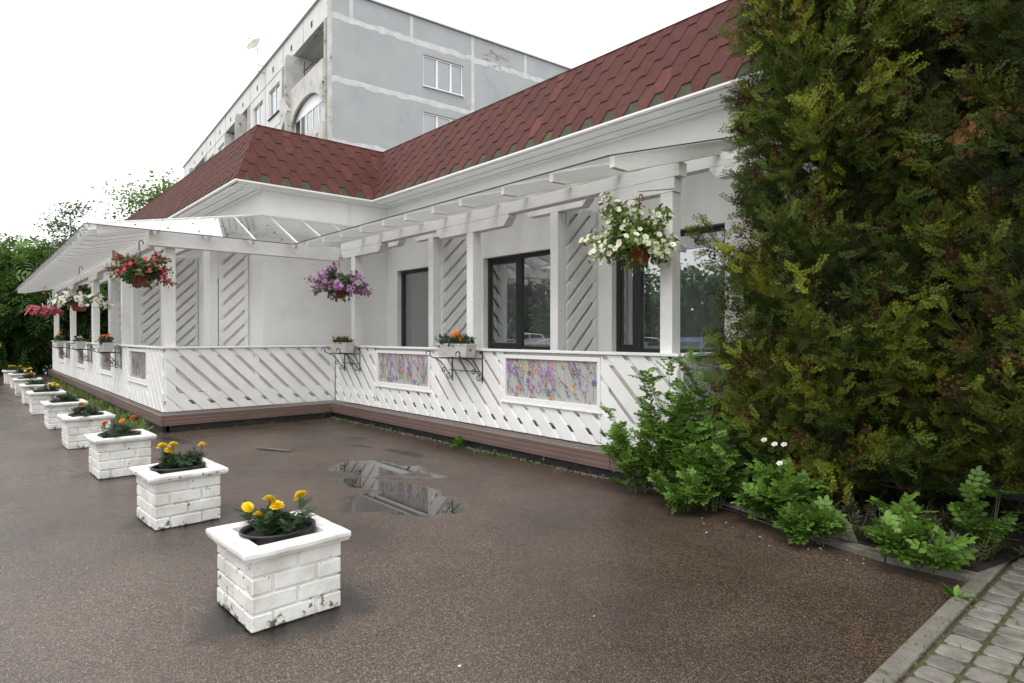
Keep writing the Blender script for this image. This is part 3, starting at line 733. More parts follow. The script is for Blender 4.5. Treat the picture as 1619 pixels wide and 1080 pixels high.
def window(a, b, c, d, y, split=None, curt=True, dark='frame_dark'):
    f = MB(); yy = y+.1; w_ = .07
    f.box(a, a+w_, yy, yy+.08, c, d); f.box(b-w_, b, yy, yy+.08, c, d); f.box(a+w_, b-w_, yy+.001, yy+.079, d-w_, d); f.box(a+w_, b-w_, yy+.001, yy+.079, c, c+w_)
    if split:
        s_ = a+(b-a)*split; f.box(s_-.045, s_+.045, yy-.002, yy+.078, c+w_, d-w_)
        q = .055; x0, x1 = a+w_, s_-.045
        f.box(x0, x0+q, yy+.01, yy+.07, c+w_, d-w_); f.box(x1-q, x1, yy+.01, yy+.07, c+w_, d-w_); f.box(x0+q, x1-q, yy+.01, yy+.07, d-w_-q, d-w_); f.box(x0+q, x1-q, yy+.01, yy+.07, c+w_, c+w_+q)
    wn = part(f, 'window', dark, rest, bevel=.006)
    def sub(m_, nm, mt, **k): return m_.build(nm, mt, wn, **k)
    if split and c > 1.2:     # pane in the opening sash angled to keep the lattice out of its reflection
        s_ = a+(b-a)*split; g_ = MB(); tl_ = .075*(s_-a); g_.add([(a+.03, yy+.012, c+.03), (s_, yy+.012+tl_, c+.03), (s_, yy+.012+tl_, d-.03), (a+.03, yy+.012, d-.03)], [(0, 1, 2, 3)]); sub(g_, 'pane', 'glass'); ga = s_
    else: ga = a+.03
    g_ = MB(); g_.add([(ga, yy+.04, c+.03), (b-.03, yy+.04, c+.03), (b-.03, yy+.04, d-.03), (ga, yy+.04, d-.03)], [(0, 1, 2, 3)]); sub(g_, 'pane', 'glass')
    if c > .5: s2 = MB(); s2.box(a-.03, b+.03, y-.05, y+.1, c-.03, c-.001); sub(s2, 'sill', 'trim_white', bevel=.004)
    if curt:
        cm = MB(); n_ = int((b-a)/.025); vs = []
        for i in range(n_+1):
            x = a+(b-a)*i/n_; o_ = .03*sin(i*1.3)+.02*sin(i*.47+1); vs += [(x, y+.34+o_, c-.1), (x, y+.34+o_, d+.05)]
        cm.add(vs, [(2*i, 2*i+2, 2*i+3, 2*i+1) for i in range(n_)]); sub(cm, 'curtain', 'curtain', smooth=True)
for i, q in enumerate(WIN): window(*q, YR, split=None if i == 0 else (.46 if i == 1 else .22), curt=True)
for q in WINF: window(*q, YC, split=.5, curt=False)

# mansard with hexagonal tabs
EZ, RZ, OUT = 4.4, 5.64, .58
XE, YE, YV = -11.82, 3.71, 6.46
WEST = -29.2; EAST = 3.6
sl = math.hypot(RZ-EZ, OUT); CX_ = OUT/sl; CZ_ = (RZ-EZ)/sl
base = MB(); tabs = MB()
def mansard(O, U, In, L, l_end, r_end):
    """eave from O along U for L; In = horizontal inward; ends: +1 hip (shrinks going up), -1 valley (grows)"""
    O, U, In = Vector(O), Vector(U), Vector(In); Wd = In*CX_+Vector((0, 0, CZ_)); N = U.cross(Wd).normalized()
    if N.dot(In) > 0: N = -N
    kL, kR = l_end*OUT/sl, r_end*OUT/sl
    base.add([O, O+U*L, O+U*(L-kR*sl)+Wd*sl, O+U*(kL*sl)+Wd*sl], [(0, 1, 2, 3)])
    p, ex = .39, .205; r = 0
    while r*ex < sl:
        v0 = r*ex; off = (r % 2)*p/2; u = -2+off
        while u < L+2:
            j = random.uniform(-.004, .004)
            hexa = [(u-.062, v0), (u+.062, v0), (u+.132, v0+ex), (u+.062, v0+2*ex-.004), (u-.062, v0+2*ex-.004), (u-.132, v0+ex)]
            hexa = cliph(hexa, (0, -1), -sl); 
            if hexa: hexa = cliph(hexa, (1, -kL), 0)
            if hexa: hexa = cliph(hexa, (-1, -kR), -L)
            if hexa:
                f_ = random.random(); b_ = random.uniform(.88, 1.08)
                c = (.092*b_, .026*b_, .020*b_) if f_ < .9 else (.108*b_, .031*b_, .023*b_)
                if f_ > .98: c = (.130, .040, .028)
                lift = random.uniform(.010, .016)
                top_ = [O+U*q[0]+Wd*q[1]+N*(.004+lift*(1-min(1, (q[1]-v0)/(2*ex)))) for q in hexa]; bot = [O+U*q[0]+Wd*q[1]+N*.001 for q in hexa]
                k = len(hexa); tabs.add(top_+bot, [tuple(range(k))]+[(i, (i+1) % k, k+(i+1) % k, k+i) for i in range(k)], 0, c)
            u += p
        r += 1
mansard((WEST, YE, EZ), (1, 0, 0), (0, 1, 0), XE-WEST, 0, 1)
mansard((XE, YE, EZ), (0, 1, 0), (-1, 0, 0), YV-YE, 1, -1)
mansard((XE, YV, EZ), (1, 0, 0), (0, 1, 0), EAST-XE, -1, 0)
rf = part(base, 'roof', 'shingle_base', rest)
def sub2(m_, nm, mt, par, **k): return m_.build(nm, mt, par, **k)
sub2(tabs, 'shingles', 'shingle', rf, color=True)
mb = MB(); e = OUT    # flat roof behind the mansard, hip cap
mb.add([(WEST, YE+e, RZ), (XE-e, YE+e, RZ), (XE-e, YV+e, RZ), (EAST, YV+e, RZ), (EAST, 20.3, RZ), (WEST, 20.3, RZ)], [(0, 1, 2, 3, 4, 5)])
mb.box(WEST, WEST+.02, YE+e, 20.3, EZ, RZ-.01); mb.box(EAST-.6, EAST-.58, YV+e, 20.3, EZ, RZ-.01)
sub2(mb, 'roof_deck', 'shingle_base', rf)
mb = MB(); nseg = 6
for i in range(nseg):
    a = Vector((XE, YE, EZ)).lerp(Vector((XE-e, YE+e, RZ)), i/nseg); b = Vector((XE, YE, EZ)).lerp(Vector((XE-e, YE+e, RZ)), (i+1.1)/nseg)
    o1 = .016-.0; mb.add([a+Vector((.012, -.012, .02)), a+Vector((-.10, -.010, .0)), a+Vector((.010, .10, 0)), b+Vector((.004, -.004, .012)), b+Vector((-.10, -.002, 0)), b+Vector((.002, .10, 0))], [(0, 3, 4, 1), (0, 2, 5, 3), (0, 1, 2)], 0, (.09, .024, .018))
sub2(mb, 'hip_cap', 'shingle', rf, color=True)
# ridge flashing
mb = MB(); mb.box(WEST, XE-e+.02, YE+e-.02, YE+e+.06, RZ-.005, RZ+.018, col=(.085, .024, .018)); mb.box(XE-e-.06, XE-e+.02, YE+e+.061, YV+e-.02, RZ-.005, RZ+.018, col=(.085, .024, .018)); mb.box(XE-e-.06, EAST, YV+e-.019, YV+e+.06, RZ-.005, RZ+.018, col=(.085, .024, .018))
sub2(mb, 'ridge_strip', 'shingle', rf, color=True)
# soffit boards and fascia
mb = MB()
def sof_x(x0, x1, y0, y1):
    n_ = 5; h = (y1-y0)/n_
    for i in range(n_): mb.box(x0, x1, y0+i*h+.010, y0+(i+1)*h-.010, EZ-.05+.008*(i % 2), EZ-.03)
def sof_y(x0, x1, y0, y1):
    n_ = 4; h = (x1-x0)/n_
    for i in range(n_): mb.box(x0+i*h+.010, x0+(i+1)*h-.010, y0, y1, EZ-.05+.008*(i % 2), EZ-.03)
sof_x(WEST, XC, YE+.03, YC); sof_x(XE+.001, EAST, YV+.03, YR); sof_y(XC+.001, XE-.03, YE+.05, YR-.0)
part(mb, 'soffit', 'soffit', rest)
mb = MB(); mb.box(WEST, EAST, YE+.01, 20, EZ-.008, EZ-.004)
mb = MB()
mb.box(WEST, XE+.012, YE-.012, YE+.02, EZ-.038, EZ-.002); mb.box(XE-.02, XE+.012, YE+.021, YV-.013, EZ-.038, EZ-.002); mb.box(XE-.02, EAST, YV-.012, YV+.02, EZ-.038, EZ-.002)
mb.box(WEST, XE+.03, YE-.03, YE-.013, EZ-.03, EZ+.0); mb.box(XE+.013, XE+.03, YE-.012, YV-.031, EZ-.03, EZ+.0); mb.box(XE+.013, EAST, YV-.03, YV-.013, EZ-.03, EZ+.0)
part(mb, 'eave_fascia', 'trim_white', rest, bevel=.004)
mb = MB(); mb.add([(WEST, YE+.02, EZ-.01), (XE-.02, YE+.02, EZ-.01), (XE-.02, YV+.02, EZ-.01), (EAST, YV+.02, EZ-.01), (EAST, 8, EZ-.01), (WEST, 8, EZ-.01)], [(0, 1, 2, 3, 4, 5)])
part(mb, 'soffit_backing', 'groove', rest)

# ------------------------------------------------------------------ brick planters in a row
def planter_mesh(seed):
    rn = random.Random(seed); body = MB(); W, D, Hh = .54, .50, .385
    body.box(-W/2+.014, W/2-.014, -D/2+.014, D/2-.014, 0, Hh)
    ch = Hh/4
    for i in range(4):
        z0, z1 = i*ch+.006, (i+1)*ch-.006
        for face in range(4):
            L = W if face % 2 == 0 else D; Dd = D if face % 2 == 0 else W
            cuts = [0, .13, L] if False else ([0, .12, L-.0] if (i % 2 == 0) == (face % 2 == 0) else [0, L*.5, L])
            if i % 2 == 0: cuts = [0, .115, .115+(L-.115)*.62 if face % 2 else L-.12, L]
            else: cuts = [0, L*.5, L]
            for a, b in zip(cuts[:-1], cuts[1:]):
                if b-a < .03: continue
                j = rn.uniform(-.003, .003); e1 = .008
                x0, x1 = -L/2+a+(e1 if a > 0 else 0), -L/2+b-(e1 if b < L else 0)
                T = Matrix.Rotation(face*pi/2, 4, 'Z')
                body.box(x0, x1, -Dd/2+j-(.0 if face % 2 else .001), -Dd/2+.02, z0+rn.uniform(-.002, .002), z1+rn.uniform(-.002, .002), T=T)
    rim = MB(); rw, rd, t = .62, .60, .05; ix, iy = .205, .19
    for (x0, x1, y0, y1) in ((-rw/2, rw/2, -rd/2, -iy), (-rw/2, rw/2, iy, rd/2), (-rw/2, -ix, -iy, iy), (ix, rw/2, -iy, iy)):
        k = len(rim.v)
    n = 8   # rim as a grid ring with an uneven hand-cast edge
    outer = []; 
    def edge(w_, d_, m_): 
        pts = []
        for (ax, ay, bx_, by) in ((-1, -1, 1, -1), (1, -1, 1, 1), (1, 1, -1, 1), (-1, 1, -1, -1)):
            for q in range(m_): t_ = q/m_; pts.append(((ax+(bx_-ax)*t_)*w_, (ay+(by-ay)*t_)*d_))
        return pts
    m_ = 8; o_ = edge(rw/2, rd/2, m_); i_ = edge(ix, iy, m_); K = 4*m_
    jo = [(rn.uniform(-.005, .005), rn.uniform(-.005, .005), rn.uniform(-.004, .004)) for _ in range(K)]
    z0, z1 = Hh, Hh+t
    vs = [(p[0]*.965+j[0], p[1]*.965+j[1], z0) for p, j in zip(o_, jo)]+[(p[0]+j[0], p[1]+j[1], z0+.022+j[2]) for p, j in zip(o_, jo)]+[(p[0]+j[0], p[1]+j[1], z1-.008+j[2]) for p, j in zip(o_, jo)]+[(p[0]*.975+j[0], p[1]*.975+j[1], z1+j[2]*.6) for p, j in zip(o_, jo)]+[(p[0], p[1], z1) for p in i_]+[(p[0], p[1], z0-.02) for p in i_]
    rim.add(vs, [(r_*K+k, r_*K+(k+1) % K, (r_+1)*K+(k+1) % K, (r_+1)*K+k) for r_ in range(5) for k in range(K)]+[tuple(range(K))[::-1]][:0])
    rim.add([(-rw/2*.965, -rd/2*.965, Hh+.001), (rw/2*.965, -rd/2*.965, Hh+.001), (rw/2*.965, rd/2*.965, Hh+.001), (-rw/2*.965, rd/2*.965, Hh+.001)], [(0, 3, 2, 1)])
    return body, rim
def marigold(parent, r, n, blooms, colr, hh, seed, tall=.1):
    rg = np.random.default_rng(seed); s = SC()
    nst = max(6, n//28); st = MB()
    base = rg.normal(size=(nst, 2))*r*np.array([.5, .38]); tips = base*1.7; 
    for b, t in zip(base, tips):
        h_ = hh*rg.uniform(.6, 1.05); p0 = np.array([b[0], b[1], 0]); p1 = np.array([t[0], t[1], h_])
        st.tube([p0, (p0+p1)/2+np.array([0, 0, .01]), p1], [.003, .0022, .0012], 5)
        m = n//nst; tt = rg.uniform(.15, 1, m)[:, None]; P = p0*(1-tt)+p1*tt; D = unit(rg.normal(size=(m, 3))); D[:, 2] = np.abs(D[:, 2])*.7
        g_ = rg.uniform(.7, 1.25, (m, 1)); s.put(MLEAF[0], MLEAF[1], P, D, rg.normal(size=(m, 3))*.4+[0, 0, 1], rg.uniform(.035, .062, m)*(hh/.12)**.5, np.array([.045, .085, .032])*g_)
    s.build('foliage', 'leaf', parent); st.build('stems', 'stem', parent)
    if blooms:
        for (x, y, z, q) in blooms:
            b = SC(); q = q*1.1
            cc = np.clip(np.array(colr)*rg.uniform(.92, 1.06), 0, 1); ax = np.array([rg.normal()*.35, rg.normal()*.35-.25, 1.0])
            up = np.array([[0.3, 1, 0]]); b.put(RUF[0], RUF[1], [[x, y, z]], up-ax*(up@ax)/(ax@ax), [ax], q, cc)
            b.put(RUF[0], RUF[1], [[x, y, z+.002]], [[1, .2, 0]]-ax*(np.array([[1, .2, 0]])@ax)/(ax@ax), [ax], q*.82, cc*[1, .97, .95])
            b.put(RUF[0], RUF[1], [[x, y, z-.004]], [[-.6, .7, 0]]-ax*(np.array([[-.6, .7, 0]])@ax)/(ax@ax), [ax], q*.95, cc*[.97, .93, .9])
            b.build('bloom', 'petal', parent)
        bs = MB()
        for (x, y, z, q) in blooms: bs.tube([(x*.7, y*.7, 0), (x*.95, y*.95, z*.6), (x, y, z-.008)], [.003, .0025, .004], 5)
        bs.build('bloom_stalks', 'stem', parent)
MLEAF = pinnate(4, .34, .07, .1)
YEL, ORA = (.92, .74, .03), (.90, .30, .02)
# x, y, rot, blooms(x,y,z,size), colour, planter label, plant label
PL = [(-3.575, 1.345, .03, [(-.11, -.13, .155, .034), (.015, -.12, .135, .028), (.03, -.02, .17, .040), (.0, -.05, .205, .038), (-.02, .14, .19, .042)], YEL, 'nearest white brick planter, chipped at one corner'),
      (-5.84, 1.35, .05, [(-.10, -.10, .20, .043), (-.04, -.03, .21, .042), (-.05, -.06, .165, .036), (.06, .17, .20, .036)], YEL, 'second white brick planter from the camera, rim flaking brown'),
      (-8.22, 1.30, .04, [(-.02, -.14, .16, .036), (.02, .13, .2, .042), (0, .02, .17, .03)], ORA, 'third white brick planter from the camera, black spots on its near corner'),
      (-10.6, 1.27, .03, [(-.05, -.05, .17, .042)], ORA, 'fourth white brick planter from the camera, foot stripped grey, one orange bloom'),
      (-13.0, 1.25, .02, [], YEL, 'fifth white brick planter from the camera, only grey-green foliage'),
      (-15.57, 1.20, .0, [(-.05, .06, .15, .04), (-.02, .13, .17, .045), (.02, .18, .14, .04), (.05, .1, .13, .03)], YEL, 'sixth white brick planter from the camera, yellow flower cluster with a white one'),
      (-18.03, 1.21, .02, [], YEL, 'seventh white brick planter from the camera, low dark foliage'),
      (-20.6, 1.20, .0, [(-.05, .05, .13, .05), (.03, .1, .15, .05), (.0, .0, .12, .045)], ORA, 'eighth white brick planter from the camera, clump of orange blooms'),
      (-23.5, 1.23, .02, [(.0, .12, .14, .05), (.05, .2, .16, .055), (-.05, .05, .15, .05)], YEL, 'ninth white brick planter from the camera, next to last in the row'),
      (-25.8, 1.16, .0, [(-.16, -.05, .15, .055), (-.05, -.1, .15, .055), (.05, 0, .14, .06), (.1, .15, .15, .05)], YEL, 'farthest white brick planter at the end of the row')]
FL = ['two clumps of yellow marigolds in the nearest planter', 'bright yellow marigolds in the second planter', 'orange marigolds in the third planter', 'low marigold plant with one orange bloom in the fourth planter',
      'flowerless grey-green plant in the fifth planter', 'yellow flowers with dark leaves in the sixth planter', 'low flowerless plant in the seventh planter', 'orange flower clump in the eighth planter', 'yellow flowers in the ninth planter', 'yellow flowers in the farthest planter']
for i, (x, y, rz, bl, colr, lb) in enumerate(PL):
    t = thing('brick_planter', lb, 'planter', (x, y, 0), rz, 'white brick planters in a row')
    b_, r_ = planter_mesh(i+3); b_.build('body', 'planter_paint', t, bevel=.007, seg=3); r_.build('rim', 'planter_paint', t, bevel=.004)
    p = thing('potted_marigold', 'black oval pot holding '+FL[i], 'potted plant', (x, y, .365), rz, 'potted flowers in the brick planters')
    mb = MB(); mb.lathe([(.17, -.06), (.195, .07), (.212, .075), (.212, .088), (.2, .09), (.19, .07), (.185, .045)], (0, 0, 0), 36, .84, 1.0)
    mb.build('pot', 'black_plastic', p, smooth=True)
    mb = MB(); mb.lathe([(0, .052), (.1, .055), (.187, .05)], (0, 0, 0), 24, .84, 1.0); mb.build('soil', 'soil', p)
    fo = bpy.data.objects.new('plant', None); link(fo, p); fo.location = (0, 0, .05)
    n = 620 if i < 2 else (480 if i < 5 else 300); marigold(fo, .13 if i else .115, n, bl, colr, .13 if i < 8 else .16, 50+i)

# ------------------------------------------------------------------ wrought-iron brackets with window boxes
def spiral(c, r0, turns, a0, sg, plane='yz', n=20):
    out = []
    for i in range(n+1):
        t = i/n; r = r0*(1-.75*t); a = a0+sg*2*pi*turns*t; out.append((c[0], c[1]+r*cos(a), c[2]+r*sin(a)))
    return out
def iron_bracket(x, y, z, W, lb):
    t = thing('iron_bracket', lb, 'bracket', (x, y, z), 0, 'wrought iron flower box brackets')
    for sx in (-W/2, W/2):
        mb = MB(); 
        mb.tube([(sx, -.006, .09), (sx, -.006, -.36)], .009, 6); mb.tube([(sx, -.006, -.02), (sx, -.33, -.02), (sx, -.40, .015)]+[(sx, -.43+.035*cos(a), .05+.035*sin(a)) for a in np.linspace(-1.0, 3.6, 10)], .008, 6)
        mb.tube([(sx, -.30, -.025), (sx, -.23, -.06), (sx, -.15, -.14), (sx, -.10, -.22), (sx, -.05, -.25)], .008, 6)
        mb.tube(spiral((sx, -.07, -.285), .05, 1.3, 0, -1), .007, 6); mb.tube(spiral((sx, -.16, -.205), .045, 1.2, 0, 1), .007, 6)
        mb.tube(spiral((sx, -.03, .075), .03, 1.0, pi, 1), .006, 6)
        mb.build('scroll_arm', 'iron', t, smooth=True)
    mb = MB(); mb.tube([(-W/2, -.05, -.2), (W/2, -.05, -.2)], .006, 6); mb.tube([(-W/2, -.08, -.02), (W/2, -.08, -.02)], .006, 6); mb.tube([(-W/2, -.3, -.02), (W/2, -.3, -.02)], .006, 6)
    mb.build('cross_bar', 'iron', t)
    return t
def flower_box(x, y, z, L, lb, blooms, seed, fill=260, big=1):
    t = thing('flower_box', lb, 'flower box', (x, y, z), 0, 'pale flower boxes on the railing')
    mb = MB(); a, b, h = L/2, .09, .165
    def ring(s_, z_): return [(-a*s_, -b*s_, z_), (a*s_, -b*s_, z_), (a*s_, b*s_, z_), (-a*s_, b*s_, z_)]
    vs = ring(.86, 0)+ring(.98, h)+ring(1.03, h+.001)+ring(1.03, h+.02)+ring(.96, h+.02)+ring(.92, h-.03)
    mb.add(vs, [(3, 2, 1, 0)]+[(r*4+k, r*4+(k+1) % 4, (r+1)*4+(k+1) % 4, (r+1)*4+k) for r in range(5) for k in range(4)])
    n_ = int(L/.03)
    for i in range(n_):      # fine woven ribs
        u = -a*.86+(i+.5)*L*.86/n_; mb.tube([(u-.01, -b*.885, .012), (u+.012, -b*.985, h-.004)], .0045, 4)
    mb.build('box', 'box_plastic', t)
    mb = MB(); mb.box(-a*.9, a*.9, -b*.85, b*.85, h-.04, h-.03); mb.build('soil', 'soil', t)
    rg = np.random.default_rng(seed); s = SC(); n = fill
    P = np.c_[rg.uniform(-a*.9, a*.9, n), rg.normal(0, b*.55, n), rg.uniform(h-.03, h+.075*big, n)]
    D = unit(rg.normal(size=(n, 3))+[0, 0, .9]); D[:, 1] -= .2
    s.put(LEAF[0], LEAF[1], P, D, rg.normal(size=(n, 3))*.5+[0, 0, 1], rg.uniform(.03, .06, n), np.array([.06, .12, .035])*rg.uniform(.6, 1.4, (n, 1)))
    s.put(MLEAF[0], MLEAF[1], P, D+[0, 0, .3], rg.normal(size=(n, 3))*.5+[0, 0, 1], rg.uniform(.05, .08, n), np.array([.05, .10, .045])*rg.uniform(.6, 1.4, (n, 1)))
    s.build('foliage', 'leaf', t)
    for (bx_, by, bz, q, c, kind) in blooms:
        bl = SC()
        ax = np.array([rg.normal()*.3, -.7+rg.normal()*.3, .8]); up = np.array([0, .8, .7]); up = up-ax*(up@ax)/(ax@ax)
        if kind == 'r': bl.put(RUF[0], RUF[1], [[bx_, by, bz]], [up], [ax], q, c)
        else:
            V_, F_, TC_ = PETU; bl.put(V_, F_, [[bx_, by, bz]], [up], [ax], q, c, TC_, (.05, .03, .05) if kind == 'd' else (.9, .6, .05))
        bl.build('bloom', 'petal', t)
    st = MB()
    for (bx_, by, bz, q, c, kind) in blooms: st.tube([(bx_*.9, by*.6, h-.03), (bx_, by, bz-.005)], .0025, 5)
    st.build('stalks', 'stem', t)
    return t
h = .165
YB = 5.43
iron_bracket(-7.17, YB, 1.25, .72, 'black wrought iron bracket under the orange and blue flower box, between two bright floral panels')
PU = (.22, .08, .35); WHT = (.85, .83, .8); YY = (.9, .62, .04); BL = (.16, .2, .55)
bl = [(-.02, -.03, h+.14, .05, ORA, 'r'), (.0, 0, h+.18, .05, ORA, 'r'), (.18, -.04, h+.10, .045, ORA, 'r'), (-.12, -.02, h+.08, .018, YY, 'y')]
for _ in range(38): bl.append((random.uniform(-.36, 0), random.uniform(-.1, .05), h+random.uniform(.03, .12), .018, BL, 'd'))
flower_box(-7.17, YB-.2, 1.255, .74, 'pale ribbed box of orange marigolds and tiny blue flowers on the recessed railing', bl, 5, 330, 1.3)
iron_bracket(-10.72, YB, 1.24, .62, 'black wrought iron bracket at the inner corner under the pansy box')
bl = [(random.uniform(-.24, .26), random.uniform(-.09, .04), h+random.uniform(.05, .15), .038, random.choice([PU, YY, YY, (.8, .35, .03)]), 'd') for _ in range(13)]
flower_box(-10.72, YB-.2, 1.245, .62, 'small pale box of purple and yellow pansies at the inner corner of the railing', bl, 6, 200, .9)
YB2 = 2.41
iron_bracket(-15.33, YB2, 1.22, .66, 'black scrolled bracket nearest on the street-side railing, under orange marigolds')
bl = [(random.uniform(-.2, .25), random.uniform(-.06, .06), h+random.uniform(.1, .19), .05, ORA, 'r') for _ in range(7)]
flower_box(-15.33, YB2-.22, 1.225, .66, 'pale box with orange marigold cluster, nearest on the street-side railing', bl, 7, 260, 1.5)
iron_bracket(-19.33, YB2, 1.22, .66, 'middle black scrolled bracket on the street-side railing, under white and dark pansies')
bl = [(random.uniform(-.25, .25), random.uniform(-.1, .06), h+random.uniform(.05, .16), .045, random.choice([WHT, WHT, YY, (.06, .03, .09)]), 'd') for _ in range(14)]
flower_box(-19.33, YB2-.22, 1.225, .66, 'pale box with white and near-black pansies, middle of the three street-side boxes', bl, 8, 200, 1)
iron_bracket(-23.93, YB2, 1.20, .70, 'farthest black scrolled bracket on the street-side railing')
bl = [(-.28, -.02, h+.2, .055, ORA, 'r'), (-.26, .0, h+.27, .05, ORA, 'r'), (.0, -.02, h+.22, .06, ORA, 'r'), (.03, .02, h+.27, .055, ORA, 'r')]
flower_box(-23.93, YB2-.22, 1.205, .72, 'pale box with two pairs of orange blooms, farthest street-side box', bl, 9, 320, 1.8)

# ------------------------------------------------------------------ hanging baskets
def basket(x, y, zp, zh, dims, petal, eye, bsize, nb, leafc, lb, seed, stems=26, pot=.15, off=(0, 0, 0), lean=0, sprawl=1.0, leaf=.055, cord='terracotta', hookc='terracotta', nl=900):
    t = thing('hanging_basket', lb, 'hanging basket', (x, y, zp), 0, 'hanging flower baskets')
    mb = MB(); mb.lathe([(0, -.12), (pot*.62, -.12), (pot*.66, -.115), (pot*.95, .02), (pot*1.04, .022), (pot*1.04, .045), (pot*.97, .045), (pot*.9, .01)], (0, 0, 0), 28); mb.build('pot', 'terracotta', t, smooth=True)
    mb = MB(); mb.lathe([(0, .012), (pot*.92, .01)], (0, 0, 0), 20); mb.build('soil', 'soil', t)
    H_ = zh-zp; mb = MB()
    for k in range(3): a = 2*pi*k/3+.4; mb.tube([(pot*cos(a), pot*sin(a), .03), (.012*cos(a), .012*sin(a), H_-.14)], .003, 5)
    mb.tube([(0, 0, H_-.15), (0, 0, H_-.06)]+[(0, .03-.03*cos(a), H_-.04+.035*sin(a)) for a in np.linspace(0, 3.9, 10)], .0075, 6); mb.build('hanger', hookc, t, smooth=True)
    rg = np.random.default_rng(seed); s = SC(); st = MB(); b = SC(); dx, dy, up, dn = dims
    # lateral direction of the photo's spread: both horizontal axes
    tips = []
    for i in range(stems):
        a = rg.uniform(0, 2*pi); e = rg.uniform(-.5, 1.0); r = rg.uniform(.65, 1.0)
        tip = np.array([cos(a)*dx*r*math.sqrt(max(.1, 1-.5*abs(e)**2)), sin(a)*dy*r*math.sqrt(max(.1, 1-.5*abs(e)**2)), (up if e > 0 else dn)*e*rg.uniform(.6, 1)])+np.array(off)*r
        p0 = np.array([cos(a)*pot*.5, sin(a)*pot*.5, .03]); mid = (p0+tip)/2+np.array([0, 0, .07]); tips.append((p0, mid, tip))
        st.tube([p0, mid, tip], [.004, .003, .0015], 5)
        m = nl//stems; tt = rg.uniform(.1, 1, m)[:, None]; P = (1-tt)**2*p0+2*tt*(1-tt)*mid+tt**2*tip+rg.normal(size=(m, 3))*.028
        D = unit(rg.normal(size=(m, 3))+unit(P-p0)*.6); 
        s.put(LEAF[0], LEAF[1], P, D, rg.normal(size=(m, 3))*.6+[0, 0, 1], rg.uniform(.6, 1.25, m)*leaf, np.array(leafc)*rg.uniform(.55, 1.5, (m, 1)))
    m = nl//3; D = rdir(m, .1); P = D*np.array([dx*.45, dy*.45, up*.45])*rg.uniform(.3, 1, (m, 1))+[0, 0, .06]+np.array(off)*.4
    s.put(LEAF[0], LEAF[1], P, D+rg.normal(size=(m, 3))*.5, rg.normal(size=(m, 3))*.6+[0, 0, 1], rg.uniform(.7, 1.3, m)*leaf, np.array(leafc)*rg.uniform(.5, 1.3, (m, 1)))
    s.build('foliage', 'leaf', t); st.build('stems', 'stem', t)
    per = nb/stems
    for (p0, mid, tip) in tips:
        k = max(1, rg.poisson(per)); tt = 1-np.abs(rg.normal(0, .22, k))[:, None]; tt = np.clip(tt, .3, 1)
        P = (1-tt)**2*p0+2*tt*(1-tt)*mid+tt**2*tip+rg.normal(size=(k, 3))*.035
        out = unit(P-np.array([0, 0, -.05])); ax = unit(out+rg.normal(size=(k, 3))*.45+np.array([.35, -.45, .15])*1.4); P = P+ax*.02
        A = np.cross(ax, rg.normal(size=(k, 3))); c = np.array(petal)*rg.uniform(.82, 1.1, (k, 1)); c = np.clip(c, 0, 1)
        b.put(PETU[0], PETU[1], P, A, ax, bsize*rg.uniform(.65, 1.1, k), c, PETU[2], np.array([eye]))
    o = b.build('blooms', 'petal', t); o['kind'] = 'stuff'; return t
basket(-3.87, 5.1, 2.40, 2.98, (.50, .50, .56, .22), (.86, .86, .74), (.75, .70, .10), .036, 300, (.16, .24, .05), 'nearest hanging basket, white petunias with yellow throats, on the right corner post', 11, 30, .13, off=(-.06, -.05, .03), leaf=.06, nl=2300)
basket(-10.2, 4.92, 2.33, 2.93, (.60, .60, .52, .06), (.55, .24, .52), (.06, .01, .06), .045, 190, (.10, .17, .06), 'hanging basket of purple dark-eyed petunias at the inner corner', 12, 34, .14, leaf=.06, nl=1800)
basket(-10.95, 2.0, 2.44, 3.02, (.54, .54, .44, .36), (.72, .08, .14), (.75, .12, .2), .036, 170, (.08, .15, .04), 'hanging basket of red flowers at the front corner of the sheet roof', 13, 34, .145, off=(-.06, -.02, .03), leaf=.06, nl=2400, hookc='iron')
basket(-15.2, 1.72, 2.17, 2.95, (.56, .56, .27, .0), (.84, .83, .76), (.75, .7, .3), .045, 190, (.10, .15, .06), 'wide hanging basket of white petunias under the street-side eave', 14, 34, .16, leaf=.055, nl=900)
basket(-22.0, 1.66, 2.2, 2.95, (.46, .46, .22, .0), (.62, .14, .18), (.6, .14, .18), .05, 220, (.07, .12, .04), 'smallest-looking hanging basket of pink-red flowers at the far end of the veranda', 15, 30, .17, leaf=.06, nl=700)
# hook rod for the nearest basket
mb = MB(); mb.tube([(-3.72, 5.47, 3.06), (-3.86, 5.1, 3.0), (-3.87, 5.08, 2.995)], .006, 6); mb.tube([(-4.9, 5.46, 3.17), (-4.9, 5.44, 3.12), (-4.9, 5.42, 3.10), (-4.9, 5.40, 3.12)], .004, 6)
part(mb, 'hook', 'metal_grey', perg)

